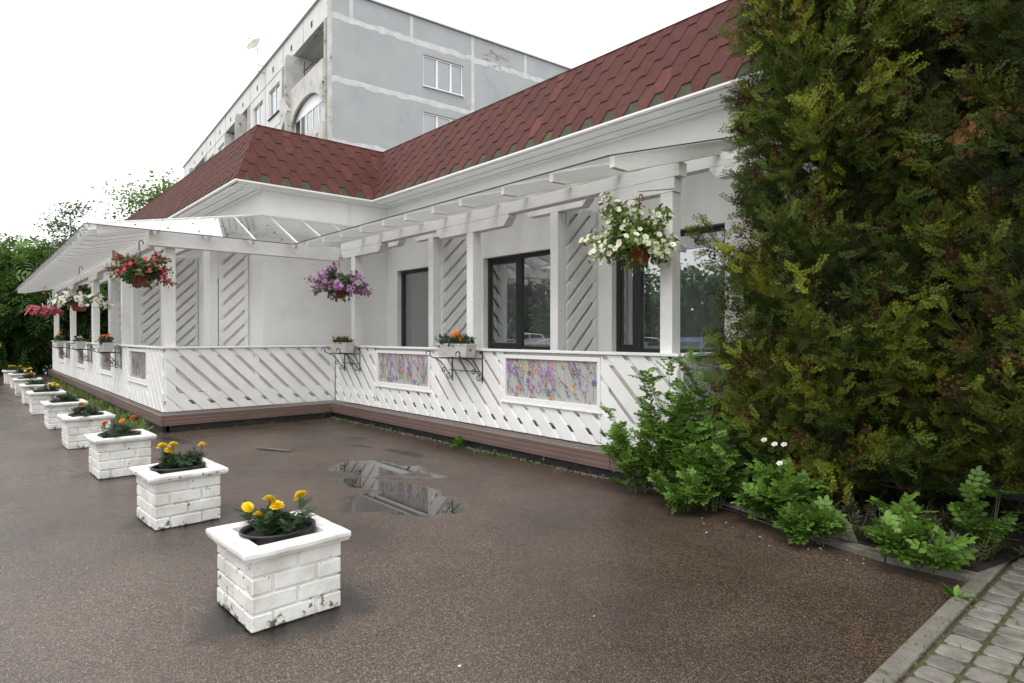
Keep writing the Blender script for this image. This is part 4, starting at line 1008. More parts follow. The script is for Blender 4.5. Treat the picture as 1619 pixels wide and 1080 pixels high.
# ------------------------------------------------------------------ trees and shrubs
def trunk_mesh(base, top, r, limbs, matn, parent, n=8):
    mb = MB(); b, t = Vector(base), Vector(top); pts = []; rs = []
    for i in range(7):
        q = i/6; p = b.lerp(t, q)+Vector((random.uniform(-1, 1), random.uniform(-1, 1), 0))*r*.4*(0 < i < 6); pts.append(p); rs.append(r*(1.25 if i == 0 else 1-.75*q))
    mb.tube(pts, rs, n)
    for e in limbs:
        e = Vector(e); q = min(.92, max(.15, (e.z-b.z)/(t.z-b.z)*.75)); s_ = b.lerp(t, q); m_ = (s_+e)/2+Vector((0, 0, .1*(e-s_).length))
        mb.tube([s_, m_, e], [r*(.42-.25*q), r*.16, r*.04], 5)
    return mb.build('trunk', matn, parent, smooth=True)
def thuja(x, y, H_, Rr, skirt, lb, seed, nb=430, per=20, wall=None, tint=1):
    t = thing('thuja_tree', lb, 'conifer', (x, y, 0), 0, 'dark green conifers by the wall'); rg = np.random.default_rng(seed)
    s = SC(); bm_ = MB(); cones = SC()
    bm_.tube([(0, 0, 0), (.03, .02, H_*.5), (0, 0, H_*.97)], [.11, .07, .01], 8)
    for i in range(nb):
        u = rg.random(); z = skirt+(H_-skirt)*(u**1.05)*.97; f = z/H_
        prof = (1-f**2.2)**.8*(1 if f > .12 else .82+1.5*f); rr = Rr*prof*(rg.uniform(.70, 1.08) if rg.random() < .86 else rg.uniform(1.05, 1.28))
        a = rg.uniform(0, 2*pi)
        tip = np.array([cos(a)*rr, sin(a)*rr, z+.06*rr])
        if wall is not None: tip[1] = min(tip[1], wall-y)
        z0 = max(.25, z-.55*rr-rg.uniform(0, .25)); base_ = np.array([0, 0, z0]); mid = base_*.45+tip*.55+np.array([0, 0, -.10*rr])
        if i % 2 == 0: bm_.tube([base_, mid, tip*.97+base_*.03], [.018, .010, .003], 4)
        k = per; tt = np.clip(rg.beta(2.6, 1.15, k), .12, 1)[:, None]
        P = (1-tt)**2*base_+2*tt*(1-tt)*mid+tt**2*tip; dirv = unit(tip-mid)
        P = P+rg.normal(size=(k, 3))*.045
        D = unit(dirv[None]*1.0+rg.normal(size=(k, 3))*.6+np.array([0, 0, -.22])); 
        side = unit(np.cross(D, [0, 0, 1.])+rg.normal(size=(k, 3))*.55)
        # branch colour: a few shoots yellow-green, most deep olive; whole branches vary
        br = rg.random(); c0 = np.array([.042, .068, .011]) if br < .45 else (np.array([.085, .115, .015]) if br < .8 else np.array([.18, .205, .022]))
        c = c0*tint*rg.uniform(.65, 1.4, (k, 1)); young = (tt[:, 0] > .86)[:, None]; c = np.where(young, c*1.45+np.array([.012, .012, 0]), c)
        s.put(FROND[0], FROND[1], P, D, side, rg.uniform(.09, .20, k), c)
        if rg.random() < (.75 if tip[0] < -.3 else .35):      # brown seed cones in bunches
            m = 44; q = P[np.argmax(tt[:, 0])]+rg.normal(size=(m, 3))*[.035, .035, .05]; 
            cones.put(RUF[0][:80], RUF[1][:16], q, rg.normal(size=(m, 3)), rg.normal(size=(m, 3)), .013, np.array([.070, .032, .020])*rg.uniform(.6, 1.3, (m, 1)))
    s.build('crown', 'thuja_leaf', t); bm_.build('trunk', 'bark', t); cones.build('cones', 'cone', t)
    return t
thuja(-2.27, 6.0, 7.6, 1.06, .42, 'tall dark thuja with brown cones in front of the pergola end', 21, nb=780, per=54, wall=6.95, tint=.86)
thuja(-.58, 6.0, 7.9, 1.2, .80, 'second tall thuja filling the right side, with deep shadow gaps', 22, nb=620, per=46, wall=6.95, tint=.56)  # lowered tint paints the dimness of the right side into the crown colour
thuja(1.35, 5.6, 7.4, 1.25, .7, 'thuja at the far right, mostly beyond the first two conifers', 23, nb=300, per=20, wall=6.95, tint=.56)

_rg = np.random.default_rng(77); _s = SC(); _k = 26; _P = np.array([-1.10, 5.0, 2.93])+_rg.normal(size=(_k, 3))*[.045, .03, .07]
_s.put(FROND[0], FROND[1], _P, _rg.normal(size=(_k, 3))*.5+[-.2, -.2, -.8], _rg.normal(size=(_k, 3)), _rg.uniform(.07, .12, _k), np.array([.26, .12, .045])*_rg.uniform(.7, 1.3, (_k, 1)))
_t = bpy.data.objects['thuja_tree.001']; _o = _s.build('dead_spray', 'thuja_leaf', _t); _o.matrix_parent_inverse = Matrix.Translation(_t.location).inverted(); _o['label'] = 'withered orange-brown spray'

def rose(x, y, rx, ry, hh, n, lb, seed, col=(.095, .185, .026), size=.11, lean=(0, 0)):
    t = thing('rose_bush', lb, 'bush', (x, y, .02), 0, 'wild rose bushes along the bed'); rg = np.random.default_rng(seed); s = SC(); st = MB()
    k = max(8, n//26)
    for i in range(k):
        a = rg.uniform(0, 2*pi); r = math.sqrt(rg.random()); e = rg.uniform(.35, 1.0)
        tip = np.array([cos(a)*rx*r+lean[0]*e, sin(a)*ry*r+lean[1]*e, hh*e*(1-.35*r*r)]); p0 = np.array([cos(a)*rx*.25, sin(a)*ry*.25, 0]); mid = (p0+tip)/2+[0, 0, .12*hh]
        st.tube([p0, mid, tip], [.006, .004, .002], 5); m = n//k
        tt = rg.uniform(.2, 1.02, m)[:, None]; P = (1-tt)**2*p0+2*tt*(1-tt)*mid+tt**2*tip
        D = unit(rg.normal(size=(m, 3))*[1, 1, .35]+unit(P-p0)*.5+[0, 0, .15]); N_ = rg.normal(size=(m, 3))*.32+[0, 0, 1]
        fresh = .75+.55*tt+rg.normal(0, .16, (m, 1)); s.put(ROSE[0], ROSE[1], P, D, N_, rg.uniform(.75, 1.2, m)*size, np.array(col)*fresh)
    s.build('foliage', 'leaf', t); st.build('stems', 'stem', t); return t
rose(-3.34, 5.02, .40, .28, 1.62, 760, 'tall rose bush climbing over the right railing corner', 31, lean=(-.1, .15), size=.13)
rose(-3.78, 4.95, .42, .20, .80, 360, 'bright rose bush leaning over the deck edge', 32, lean=(-.15, -.05), size=.12)
rose(-2.95, 4.95, .36, .28, .95, 480, 'dense rose bush between the deck end and the stone', 33, size=.12)
rose(-3.12, 4.72, .26, .2, .45, 260, 'low rose shoots spilling on to the asphalt by the deck end', 34, size=.115)
rose(-2.36, 4.95, .36, .22, .50, 300, 'broad rose bush with white blossoms in front of the first conifer', 35, size=.15, lean=(0, -.08))
rose(-1.95, 4.66, .24, .12, .30, 170, 'small rose clump beside the rough stone', 36, size=.14)
rose(-1.55, 5.05, .20, .2, .42, 90, 'sparse young rose shoots on the bare soil', 37, size=.13)
rose(-1.24, 4.68, .26, .18, .34, 220, 'low leafy rose bush next to the cobbles', 38, size=.15)
rose(-1.05, 5.2, .16, .2, .62, 70, 'thin rose stem under the second conifer', 39, size=.14)
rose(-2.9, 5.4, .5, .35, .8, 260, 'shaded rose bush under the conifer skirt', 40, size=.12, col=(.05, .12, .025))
b = SC(); 
for p in ((-2.42, 5.0, .66), (-2.36, 5.04, .66), (-2.52, 5.02, .68), (-2.33, 4.9, .53)):
    b.put(PETU[0], PETU[1], [p], [[1, 0, 0]], [[.2, -.5, .6]], .028, (.8, .78, .76), PETU[2], np.array([(.7, .55, .2)]))
o = b.build('blossoms', 'petal', bpy.data.objects['rose_bush.004']); o.matrix_parent_inverse = Matrix.Translation(bpy.data.objects['rose_bush.004'].location).inverted()
mb = MB(); mb.tube([(-8.2, 3.25, .012), (-8.45, 3.12, .014), (-8.72, 2.99, .012)], .012, 6)
tag(mb.build('stick', 'concrete', smooth=True), 'thin pale stick lying on the asphalt between planters and deck', 'stick')
# litter and weeds
mb = MB()
for i in range(46):
    x, y = random.uniform(-2.9, -1.2), random.gauss(4.62, .1)
    if random.random() < .3: x, y = random.uniform(-10, -1.2), random.uniform(1.5, 5)
    s_ = random.uniform(.004, .012); a = random.uniform(0, 6)
    mb.add([(x+cos(a)*s_, y+sin(a)*s_, .005), (x-sin(a)*s_*.6, y+cos(a)*s_*.6, .008), (x-cos(a)*s_, y-sin(a)*s_, .005), (x+sin(a)*s_*.6, y-cos(a)*s_*.6, .004)], [(0, 1, 2, 3)])
o = mb.build('fallen_petals', 'petal_litter'); tag(o, 'pale fallen petals scattered on the wet asphalt', 'petals', kind='stuff')
def weeds(name, lb, P, hgt, col, n, blade=.012, kind='stuff', cat='weeds'):
    rg = np.random.default_rng(len(P)+n); s = SC(); P = np.repeat(np.array(P, float), n, 0); m = len(P); P[:, :2] += rg.normal(0, .045, (m, 2))
    D = unit(rg.normal(size=(m, 3))*[.5, .5, .1]+[0, 0, 1]); sz = hgt*rg.uniform(.4, 1.2, m)
    T = [(-blade/.2, 0, 0), (blade/.2, 0, 0), (blade/.3, .55, .03), (0, 1, .16), (0, 1, .16), (-blade/.3, .55, .03)]
    s.put(T, [(0, 1, 2, 5), (5, 2, 3, 4)], P, D, rg.normal(size=(m, 3)), sz, np.array(col)*rg.uniform(.6, 1.4, (m, 1)))
    k = m//3; s.put(MLEAF[0], MLEAF[1], P[:k*3:3][:k], unit(D[:k]+rg.normal(size=(k, 3))*.3), rg.normal(size=(k, 3))*.5+[0, 0, 1], sz[:k]*.7, np.array(col)*rg.uniform(.7, 1.3, (k, 1)))
    o = s.build(name, 'leaf'); tag(o, lb, cat, kind=kind); return o
P = [(x+random.uniform(-.3, .3), 2.2+random.uniform(-.14, .05), 0) for x in np.arange(-26, -11.4, .15)]
weeds('weeds', 'strip of green weeds along the street-side deck fascia', P, .22, (.14, .22, .05), 6, .006)
P = [(random.uniform(-11.0, -3.6), 5.12+random.uniform(-.02, .04), 0) for _ in range(26)]
weeds('weeds', 'tiny grass tufts along the recessed foundation', P, .07, (.08, .15, .03), 12)
P = [(random.uniform(-2.2, 1.5), random.uniform(5.0, 6.8), .05) for _ in range(120)]
weeds('weeds', 'dry grass on the soil under the conifers', P, .22, (.07, .075, .03), 10, .004)
P = [(random.uniform(-.95, .3), random.uniform(3, 4.8), .01) for _ in range(14)]+[(-.95, y, .01) for y in np.arange(2.8, 4.8, .12)]
weeds('weeds', 'little moss and grass tufts in the cobble joints', P, .035, (.11, .15, .02), 9)
def rosette(x, y, r, n, lb, up=.8):
    rg = np.random.default_rng(int(r*1000)); s = SC(); a = rg.uniform(0, 2*pi, n); D = np.c_[np.cos(a), np.sin(a), rg.uniform(.3, up*2, n)]
    T = [(0, 0, 0), (.09, .3, .05), (.16, .7, .02), (0, 1, -.1), (-.16, .7, .02), (-.09, .3, .05)]
    s.put(T, [(0, 1, 2, 3), (0, 3, 4, 5)], np.tile([[x, y, .0]], (n, 1)), D, np.tile([[0, 0, 1.]], (n, 1))-D*.3, rg.uniform(.7, 1.1, n)*r, np.array([.12, .25, .02])*rg.uniform(.7, 1.2, (n, 1)))
    tag(s.build('dandelion_plant', 'leaf'), lb, 'weed', 'broad leaved weeds at the foundation')
rosette(-6.95, 5.13, .22, 16, 'bright green dandelion rosette growing against the middle of the recessed fascia', 1.6)
rosette(-4.15, 5.12, .12, 8, 'small weed rosette by the black foundation left of the rose bush')
rosette(-1.02, 4.35, .12, 10, 'pale weed sprouting from the kerb beside the cobbles', 1.4)

def tree(name, lb, x, y, z0, H_, cz, rad, n, leaf, lsize, ca, cb, seed, clumps=40, spread=.35, tr=.14, bark='bark', group=None, airy=False, cat='tree', droop=0):
    t = thing(name, lb, cat, (x, y, z0), 0, group); rg = np.random.default_rng(seed); s = SC()
    C_ = unit(rg.normal(size=(clumps, 3)))*np.array(rad)*(rg.random((clumps, 1))**(.33 if not airy else .6))+[0, 0, cz]
    per = n//clumps; P = np.repeat(C_, per, 0); m = len(P); P = P+rg.normal(size=(m, 3))*spread*np.array([1, 1, .7])
    P[:, 2] = np.maximum(P[:, 2], .05)
    D = unit(rg.normal(size=(m, 3))*[1, 1, .6]+unit(P-[0, 0, cz])*.5-np.array([0, 0, droop])); N_ = rg.normal(size=(m, 3))*.5+[0, 0, 1]
    cl = np.repeat(cols(clumps, ca, cb, .18), per, 0)*rg.uniform(.75, 1.3, (m, 1))
    s.put(leaf[0], leaf[1], P, D, N_, rg.uniform(.65, 1.25, m)*lsize, cl); s.build('crown', 'leaf', t)
    trunk_mesh((0, 0, 0), (0, 0, min(H_*.93, cz+rad[2]*.8)), tr, C_[:min(clumps, 26)], bark, t)
    return t
G = 'dense trees closing the far end of the yard'
DK, MD, LT = (.042, .10, .018), (.10, .19, .035), (.19, .29, .055)
tree('sumac_tree', 'dark feathery-leaved tree at the far left edge behind the planter row', -33.5, -.6, 0, 5, 2.5, (2.0, 2.0, 2.4), 3600, SUMAC, .75, DK, MD, 61, 60, .5, group=G, droop=.4)
tree('sumac_tree', 'dense drooping-leaved tree behind the far hanging basket', -33.2, 2.3, 0, 5, 2.5, (2.2, 2.0, 2.4), 3800, SUMAC, .72, DK, MD, 62, 60, .5, group=G, droop=.4)
tree('sumac_tree', 'dark leafy tree seen through the veranda posts', -33.0, 5.6, 0, 5.2, 2.6, (2.2, 2.2, 2.5), 3400, SUMAC, .7, DK, MD, 63, 60, .5, group=G, droop=.4)
tree('maple_tree', 'yellow-green rounded tree above the sumac foliage at left', -38, .6, 0, 6.0, 3.3, (3.0, 2.4, 2.5), 7600, LEAF, .25, MD, LT, 64, 70, .55, group=G)
tree('maple_tree', 'light green tree rising behind the veranda roof corner', -38.5, 4.6, 0, 6.2, 3.4, (3.0, 2.6, 2.6), 7600, LEAF, .25, MD, LT, 65, 70, .55, group=G)
tree('birch_tree', 'thin birch with airy crown above the left trees', -45, 4.7, 0, 9.8, 6.6, (1.3, 1.2, 2.9), 4200, LEAF, .18, (.07, .13, .05), (.13, .2, .08), 66, 60, .38, .1, 'birch_bark', 'birches against the white sky', True, droop=.6)
tree('birch_tree', 'sparse pale birch at the very left edge', -44, 1.7, 0, 7.6, 5.2, (1.5, 1.4, 2.1), 1700, LEAF, .23, (.10, .15, .08), (.15, .21, .10), 67, 60, .45, .1, 'birch_bark', 'birches against the white sky', True, droop=.6)
tree('ash_tree', 'bright spring-green tree peeping over the red roof', -43, 9.2, 0, 12.2, 9.2, (2.2, 2.2, 2.5), 5600, LEAF, .20, (.13, .23, .04), (.20, .30, .07), 68, 80, .55, .25, 'bark', None, True)
mb = MB(); mb.add([(-220, -160, .0), (0, 0, 0), (0, 0, 0)], [])

# ------------------------------------------------------------------ apartment block
ap = thing('apartment_building', 'five-storey grey panel apartment block with arched loggias rising behind the red roof', 'apartment block', (-30.278, 14.013, 0), R(-4.5))
mb = MB(); mb.box(-42, 0, 0, 34, 0, 19.25)
# end wall skin of tiled panels, 3 cm thick, leaving window openings as insets in front
def apb(m_, nm, mt, **k): return m_.build(nm, mt, ap, **k)
mbL = MB()
floors = [0, 1.9, 5.1, 8.3, 11.5, 14.7, 17.9, 19.25]
# right end wall (x=0 plane): panels with openings
WY = [(5.36, 7.97)]; 
seamy = [1.14, 4.62, 8.65, 12.6, 16.6, 20.6, 24.6, 28.6, 34]
sk = MB()
for zi in range(len(floors)-1):
    z0, z1 = floors[zi], floors[zi+1]
    if z1-z0 > 3 and z0 > 1:
        wz0, wz1 = z0+.86, z0+2.62
        last = 0
        for (a, b) in [(5.36, 7.97), (14.4, 17.0), (23.4, 26.0)]:
            sk.box(0, .3, last, a, z0, z1); sk.box(0, .3, a, b, z0, wz0); sk.box(0, .3, a, b, wz1, z1); last = b
        sk.box(0, .3, last, 34, z0, z1)
    else: sk.box(0, .3, 0, 34, z0, z1)
apb(sk, 'end_wall', 'panel_tile')
core = MB(); core.box(-42, -.02, 1.6, 34, 0, 19.2); core.box(-42, -.02, .4, 1.6, 17.95, 19.2); apb(core, 'core_wall', 'panel_light')
sm = MB(); rn = random.Random(3)
def ragged_h(y0, y1, z, w_):
    n_ = int((y1-y0)/.35); u = [rn.gauss(0, .035) for _ in range(n_+1)]; l_ = [rn.gauss(0, .04) for _ in range(n_+1)]; vs = []
    for i in range(n_+1): yy = y0+(y1-y0)*i/n_; vs += [(.304, yy, z-w_/2+l_[i]), (.304, yy, z+w_/2+u[i])]
    sm.add(vs, [(2*i, 2*i+2, 2*i+3, 2*i+1) for i in range(n_)])
def ragged_v(y, z0, z1, w_):
    n_ = int((z1-z0)/.3)+1; vs = []
    for i in range(n_+1): zz = z0+(z1-z0)*i/n_; vs += [(.306, y-w_/2+rn.gauss(0, .01), zz), (.306, y+w_/2+rn.gauss(0, .01), zz)]
    sm.add(vs, [(2*i, 2*i+1, 2*i+3, 2*i+2) for i in range(n_)])
for z in floors[2:-1]: ragged_h(0.05, 34, z, .30)
for i, y in enumerate(seamy): ragged_v(y, 17.95, 19.2, .2)
ragged_v(8.65, 5, 17.85, .22); ragged_v(20.6, 5, 17.85, .22)
apb(sm, 'seam_patching', 'seam_white')
mb = MB(); rn2 = random.Random(5)
for i in range(60):
    y, z = 10.3+rn2.gauss(0, .5), 18.5+rn2.gauss(0, .28); mb.box(.3, .306, y-.13, y+.13, z-.035, z+.035)
apb(mb, 'bare_brick_patch', 'brick_patch')
mb = MB(); mb.box(-42.1, .42, -.12, 34.1, 19.25, 19.33); apb(mb, 'roof_edge', 'metal_grey')
mb = MB(); mb.box(.0, .31, -.04, .10, 0, 19.24); apb(mb, 'corner_strip', 'old_concrete')
def ap_win(face, a, z, W, Hh, panes):
    """face 'r': end wall; 'l': long facade. a = start coordinate"""
    f = MB(); d = .07
    def bx(u0, u1, v0, v1, n0, n1):
        if face == 'r': f.box(n0, n1, a+u0, a+u1, z+v0, z+v1)
        else: f.box(a+u0, a+u1, -n1, -n0, z+v0, z+v1)
    n0, n1 = (.14, .22) if face == 'r' else (-.16, -.08)
    bx(0, d, 0, Hh, n0, n1); bx(W-d, W, 0, Hh, n0, n1); bx(d, W-d, Hh-d, Hh, n0, n1); bx(d, W-d, 0, d, n0, n1)
    for p in panes: bx(W*p-d*.7, W*p+d*.7, d, Hh-d, n0, n1)
    w_ = f.build('window', 'pvc_white', ap)
    g_ = MB(); 
    if face == 'r': g_.add([(n0+.03, a, z), (n0+.03, a+W, z), (n0+.03, a+W, z+Hh), (n0+.03, a, z+Hh)], [(0, 1, 2, 3)])
    else: g_.add([(a, -n1+.04, z), (a+W, -n1+.04, z), (a+W, -n1+.04, z+Hh), (a, -n1+.04, z+Hh)], [(0, 1, 2, 3)])
    g_.build('pane', 'far_glass', w_)
    c = MB()
    if face == 'r': c.box(n0-.25, n0-.2, a, a+W*.3, z, z+Hh); c.box(n0-.25, n0-.2, a+W*.72, a+W, z, z+Hh); c.box(n0-.6, n0-.55, a-.1, a+W+.1, z-.1, z+Hh+.1)
    else: c.box(a, a+W*.5, -n0+.12, -n0+.16, z, z+Hh)
    c.build('curtain', 'curtain', w_)
    s_ = MB()
    if face == 'r': s_.box(.2, .40, a-.04, a+W+.04, z-.06, z)
    else: s_.box(a-.04, a+W+.04, -.09, .1, z-.06, z-.001)
    s_.build('sill', 'brown_line' if face == 'l' else 'pvc_white', w_)
for z0 in floors[1:-2]:
    for a in (5.36, 14.4, 23.4):
        ap_win('r', a, z0+.87, 2.61, 1.74, (.35, .7))
# long facade (y=0 plane), bays
fac = MB(); bays = []
loggias = [(-7.45, -.1), (-22.6, -15.3), (-37.6, -30.3)]
wins = [(-10.55, 2.3), (-14.4, 2.4), (-25.6, 2.3), (-29.4, 2.3), (-40.9, 2.3)]
for zi in range(1, len(floors)-1):
    z0, z1 = floors[zi], floors[zi+1]
    if z0 > 17:
        fac.box(-42, -.02, 0, .4, z0+.02, z1-.005); continue
    last = -42
    for (a, W) in sorted(wins):
        def solid(x0, x1):
            segs = [(x0, x1)]
            for (l0, l1) in loggias:
                ns = []
                for (s0, s1) in segs:
                    if l1 <= s0 or l0 >= s1: ns.append((s0, s1))
                    else:
                        if s0 < l0: ns.append((s0, l0))
                        if l1 < s1: ns.append((l1, s1))
                segs = ns
            for (s0, s1) in segs: fac.box(s0, s1, 0, .4, z0+.01, z1-.01)
        solid(last, a); fac.box(a, a+W, 0, .4, z0+.01, z0+.80); fac.box(a, a+W, 0, .4, z0+2.62, z1-.01); last = a+W
        ap_win('l', a, z0+.80, W, 1.82, (.5,))
    solid(last, -.1)
apb(fac, 'facade_panel', 'panel_light')
mb = MB()     # thin dark joints and attic vents
for z in floors[2:-1]: mb.box(-42, -7.5, -.008, 0.002, z-.02, z+.02)
for x in (-11.4, -15.2, -22.7, -26.6, -30.2, -38): mb.box(x-.015, x+.015, -.007, .002, 2, 19.2)
for x in (-2.4, -5.9, -9.6, -13.3, -17.2, -21, -24.8, -28.5, -32.2, -36): mb.box(x-.13, x+.13, -.012, .002, 18.3, 18.62)
for x in (-3.8, -7.5): mb.box(x-.015, x+.015, -.007, .002, 17.95, 19.2)
apb(mb, 'joint_lines', 'brown_line')
for li, (l0, l1) in enumerate(loggias):
    for zi in range(1, len(floors)-2):
        z0, z1 = floors[zi], floors[zi+1]; top_floor = zi == len(floors)-3
        mb = MB(); 
        # loggia box: floor slab, parapet, side fins, pier in the middle
        mb.box(l0, l1, -.25, 1.6, z0-.1, z0+.08)
        mb.box(l0, l1, -.25, -.13, z0+.08, z0+1.05)
        mb.box(l0, l0+.12, -.13, 1.6, z0+.08, z1-.1); mb.box(l1-.12, l1, -.13, 1.6, z0+.08, z1-.1)
        xm = l0+2.0 if li % 2 == 0 else l1-2.0
        mb.prism([(0, .5), (.12, .22), (.35, .08), (1.6, .08), (1.6, 3.1), (0, 3.1)] if False else [(-.55, .75), (-.5, .35), (-.3, .1), (1.6, .1), (1.6, 3.05), (-.45, 3.05), (-.55, 2.8)], (xm, 0, z0), (0, 1, 0), (0, 0, 1), (1, 0, 0), .16)
        if not top_floor or True:
            # arched heads: strips following two arches, only on lower storeys
            if not top_floor:
                for (a, b) in ((l0+.12, xm), (xm+.16, l1-.12)):
                    if li % 2: pass
                    n_ = 14; c = (a+b)/2; r = (b-a)/2; hh = min(r, 1.25)
                    for i in range(n_):
                        t0, t1 = pi*i/n_, pi*(i+1)/n_; x0, x1 = c-r*cos(t0), c-r*cos(t1); za, zb = z1-1.35+hh*sin(t0), z1-1.35+hh*sin(t1)
                        mb.prism([(x0, za), (x1, zb), (x1, z1-.1), (x0, z1-.1)], (0, -.13, z1*0), (1, 0, 0), (0, 0, 1), (0, -1, 0), .12)
        lg = apb(mb, 'loggia', 'old_concrete')
        if not top_floor:    # glazed behind the arch
            for (a, b) in ((l0+.13, xm-.01), (xm+.17, l1-.13)):
                f = MB(); zb_, zt = z0+1.06, z1-.12; n_ = max(2, int((b-a)/.85))
                for i in range(n_+1): q = a+(b-a-.07)*i/n_; f.box(q, q+.07, -.02, .04, zb_, zt)
                f.box(a, b, -.019, .039, zt-.75, zt); f.box(a, b, -.019, .039, zb_, zb_+.08); f.build('glazing', 'pvc_white', lg)
                f = MB(); f.add([(a, .01, zb_), (b, .01, zb_), (b, .01, zt), (a, .01, zt)], [(0, 1, 2, 3)]); f.build('pane', 'far_glass', lg)
        else:
            f = MB()
            for q in (.25, .4, .55): f.tube([(xm+.2, q-.3, z1-.6), (l1-.15, q-.3, z1-.35)], .012, 4)
            f.tube([(l1-2.9, -.2, z0+1.0), (l1-2.9, -.2, z0+1.9)], .03, 5); f.tube([(l1-2.2, -.5, z0+1.0), (l1-2.9, .3, z0+2.0)], .03, 5); f.build('clothes_line', 'brown_line', lg)
            f = MB(); f.box(l0+.5, l1-.6, 1.5, 1.59, z0+.1, z1-.4); f.build('back_wall', 'panel_tile', lg)
# satellite dish on its bracket
ds = thing('satellite_dish', 'white satellite dish on an angled pole at the roof edge of the apartment block', 'satellite dish')
ds.location = ap.matrix_world @ Vector((0, 0, 0)); bpy.context.view_layer.update()
ds.matrix_world = ap.matrix_world @ Matrix.Translation((-11.2, -.05, 18.75))
mb = MB(); mb.tube([(0, 0, 0), (0, -.45, 0), (0, -.45, 1.55)], .042, 6); mb.tube([(0, 0, .45), (0, -.43, .45)], .03, 6); mb.build('pole', 'metal_grey', ds)
mb = MB(); T = Matrix.Translation((-.12, -.62, 1.72)) @ Matrix.Rotation(R(60), 4, Vector((1, .55, 0)).normalized())
prof = [(0, 0), (.17, .01), (.34, .05), (.52, .13), (.54, .12), (.35, .02), (.17, -.03), (0, -.04)]; tmp = MB(); tmp.lathe(prof, n=32)
mb.add([T @ Vector(v) for v in tmp.v], tmp.f); mb.build('dish', 'dish_paint', ds, smooth=True)
mb = MB(); tip = T @ Vector((0, 0, .48))
for a in (.4, 2.5, 4.6): mb.tube([T @ Vector((.5*cos(a), .5*sin(a), .12)), tip], .01, 5)
mb.tube([tip, T @ Vector((0, 0, .58))], .04, 8); mb.build('feed_arm', 'metal_grey', ds)

# overhead cables
def cable(a, b, sag, lb, r=.006):
    a, b = Vector(a), Vector(b); mb = MB(); mb.tube([a.lerp(b, i/20)-Vector((0, 0, sag*4*(i/20)*(1-i/20))) for i in range(21)], r, 5)
    tag(mb.build('overhead_cable', 'metal_grey'), lb, 'cable', 'thin overhead cables')
cable((-31, 38, 18.2), (-4, 31, 18.5), .6, 'thin cable crossing the sky above the long red roof')
cable((-60, -10, 14.5), (-42, 13, 19), .8, 'faint cable running to the apartment block roof across the white sky', .004)
cable((-42, -2.0, 6.9), (-29.2, 3.9, 4.9), .15, 'pale service cable reaching the veranda from the left trees', .015)

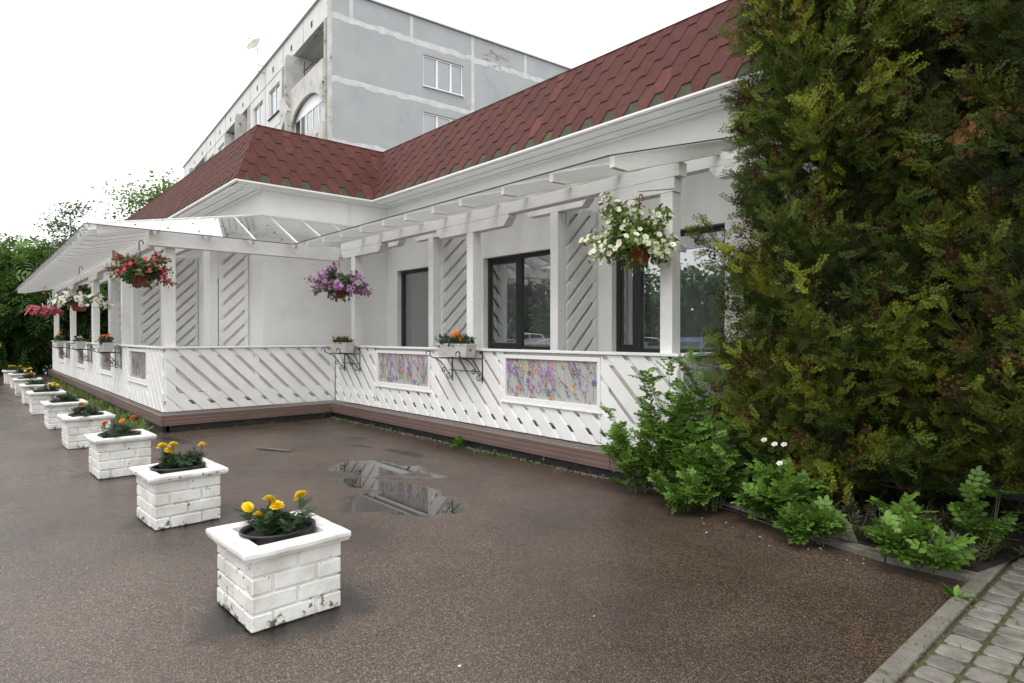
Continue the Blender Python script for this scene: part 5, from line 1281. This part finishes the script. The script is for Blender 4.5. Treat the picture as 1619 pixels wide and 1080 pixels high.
# ------------------------------------------------------------------ across the street: seen mirrored in the windows
def car(x, y, rz, paint, lb, tall=1.5):
    t = thing('parked_car', lb, 'car', (x, y, 0), rz, 'cars parked across the yard')
    L, W = 4.3, 1.76; k = tall/1.5
    side = [(-2.12, .35), (-2.15, .62), (-2.05, .82), (-1.2, .98*k**.5), (-.55, 1.42*k), (.9, tall), (1.7, 1.36*k), (2.08, .98), (2.15, .6), (2.1, .35)]
    def half(z, x_=0): return W/2*(1 if z < .98 else 1-.17*(z-.98)/(tall-.98+1e-6))
    mb = MB(); n = len(side); vs = [(px, -half(pz)+.04*(pz < .45), pz) for px, pz in side]+[(px, half(pz)-.04*(pz < .45), pz) for px, pz in side]
    mb.add(vs, [tuple(range(n)), tuple(range(n, 2*n))[::-1]]+[(i, i+n, (i+1) % n+n, (i+1) % n) for i in range(n)])
    mb.build('body', paint, t, bevel=.06, seg=3)
    gl = MB()
    def P(i, f, ins): a, b = side[i], side[i+1]; return (a[0]+(b[0]-a[0])*f, a[1]+(b[1]-a[1])*f)
    a, b = side[3], side[4]; nx, nz = -(b[1]-a[1]), (b[0]-a[0]); q = math.hypot(nx, nz); nx, nz = nx/q*.008, nz/q*.008
    for (i0, f0, f1) in ((3, .1, .92), (6, .12, .85)):
        p0, p1 = P(i0, f0, 0), P(i0, f1, 0); d = Vector((p1[0]-p0[0], 0, p1[1]-p0[1])).normalized(); nn = Vector((-d.z, 0, d.x))*.012
        gl.add([(p0[0]+nn.x, -half(p0[1])+.12, p0[1]+nn.z), (p0[0]+nn.x, half(p0[1])-.12, p0[1]+nn.z), (p1[0]+nn.x, half(p1[1])-.12, p1[1]+nn.z), (p1[0]+nn.x, -half(p1[1])+.12, p1[1]+nn.z)], [(0, 1, 2, 3)])
    for sg in (-1, 1):
        pts = [(-.95, 1.0), (-.45, tall*.93), (.25, tall*.95), (.25, 1.0)]; pts2 = [(.33, 1.0), (.33, tall*.95), (.95, tall*.93), (1.5, 1.02)]
        for pp in (pts, pts2): gl.add([(px, sg*(half(pz)+.008), pz) for px, pz in pp], [(0, 1, 2, 3)])
    gl.build('windows', 'car_glass', t)
    for sg in (-1, 1):
        mb = MB(); mb.box(-2.17, -2.02, sg*.62-.16, sg*.62+.16, .62, .76); mb.build('headlight', 'lamp_glass', t, bevel=.03)
        mb = MB(); mb.box(-.82, -.66, sg*.98-.1, sg*.98+.1, .95, 1.08); mb.build('mirror', paint, t, bevel=.03)
        for wx in (-1.35, 1.35):
            tw = MB(); 
            for (r, y0, y1) in ((.32, -.1, .1),): tw.v = [(wx+r*cos(2*pi*i/20), sg*.8+yy, .32+r*sin(2*pi*i/20)) for yy in (y0, y1) for i in range(20)]
            tw.f = [(i, (i+1) % 20, 20+(i+1) % 20, 20+i) for i in range(20)]+[tuple(range(20))[::-1], tuple(range(20, 40))]; tw.mi = [0]*22; tw.c = [(1, 1, 1)]*40
            wh = tw.build('wheel', 'tyre', t, bevel=.02)
            rm = MB(); rm.tube([(wx, sg*.9-.02, .32), (wx, sg*.9+.015, .32)], .2, 14); rm.build('rim', 'metal_grey', wh)
    mb = MB(); mb.box(-2.18, -2.1, -.5, .5, .42, .56); mb.build('grille', 'tyre', t, bevel=.01)
for (x, y, rz, p, lb, tl) in ((-22.6, -6.2, R(-90), 'car_white', 'white high-bodied car across the yard, mirrored in the left part of the middle window', 1.72), (-19.9, -5.6, R(-90), 'car_silver', 'silver-blue car mirrored at the right of the middle window', 1.45),
        (-15.4, -5.6, R(-90), 'car_white', 'white car mirrored in the narrow pane left of the corner post', 1.55), (-12.4, -6.2, R(-90), 'car_blue', 'dark blue car mirrored in the large right pane', 1.5), (-10.0, -5.0, R(-60), 'car_silver', 'silver car nearest the yard exit, mirrored at the right pane edge', 1.45)):
    car(x, y, -rz, p, lb, tl)
HL = ['', '', '', '', '', '', '', '', '', '', '', '']
for i, x in enumerate(np.arange(-38, 2, 4.0)):
    tree('hedge_tree', ['dense green tree in the tall hedge across the yard'][0], x, -13.5+random.uniform(-.6, .6), 0, 5.2, 2.5, (2.5, 1.4, 2.5+random.uniform(-.2, .3)), 5200, LEAF, .34, DK, MD, 80+i, 70, .5, group='hedge trees across the yard')
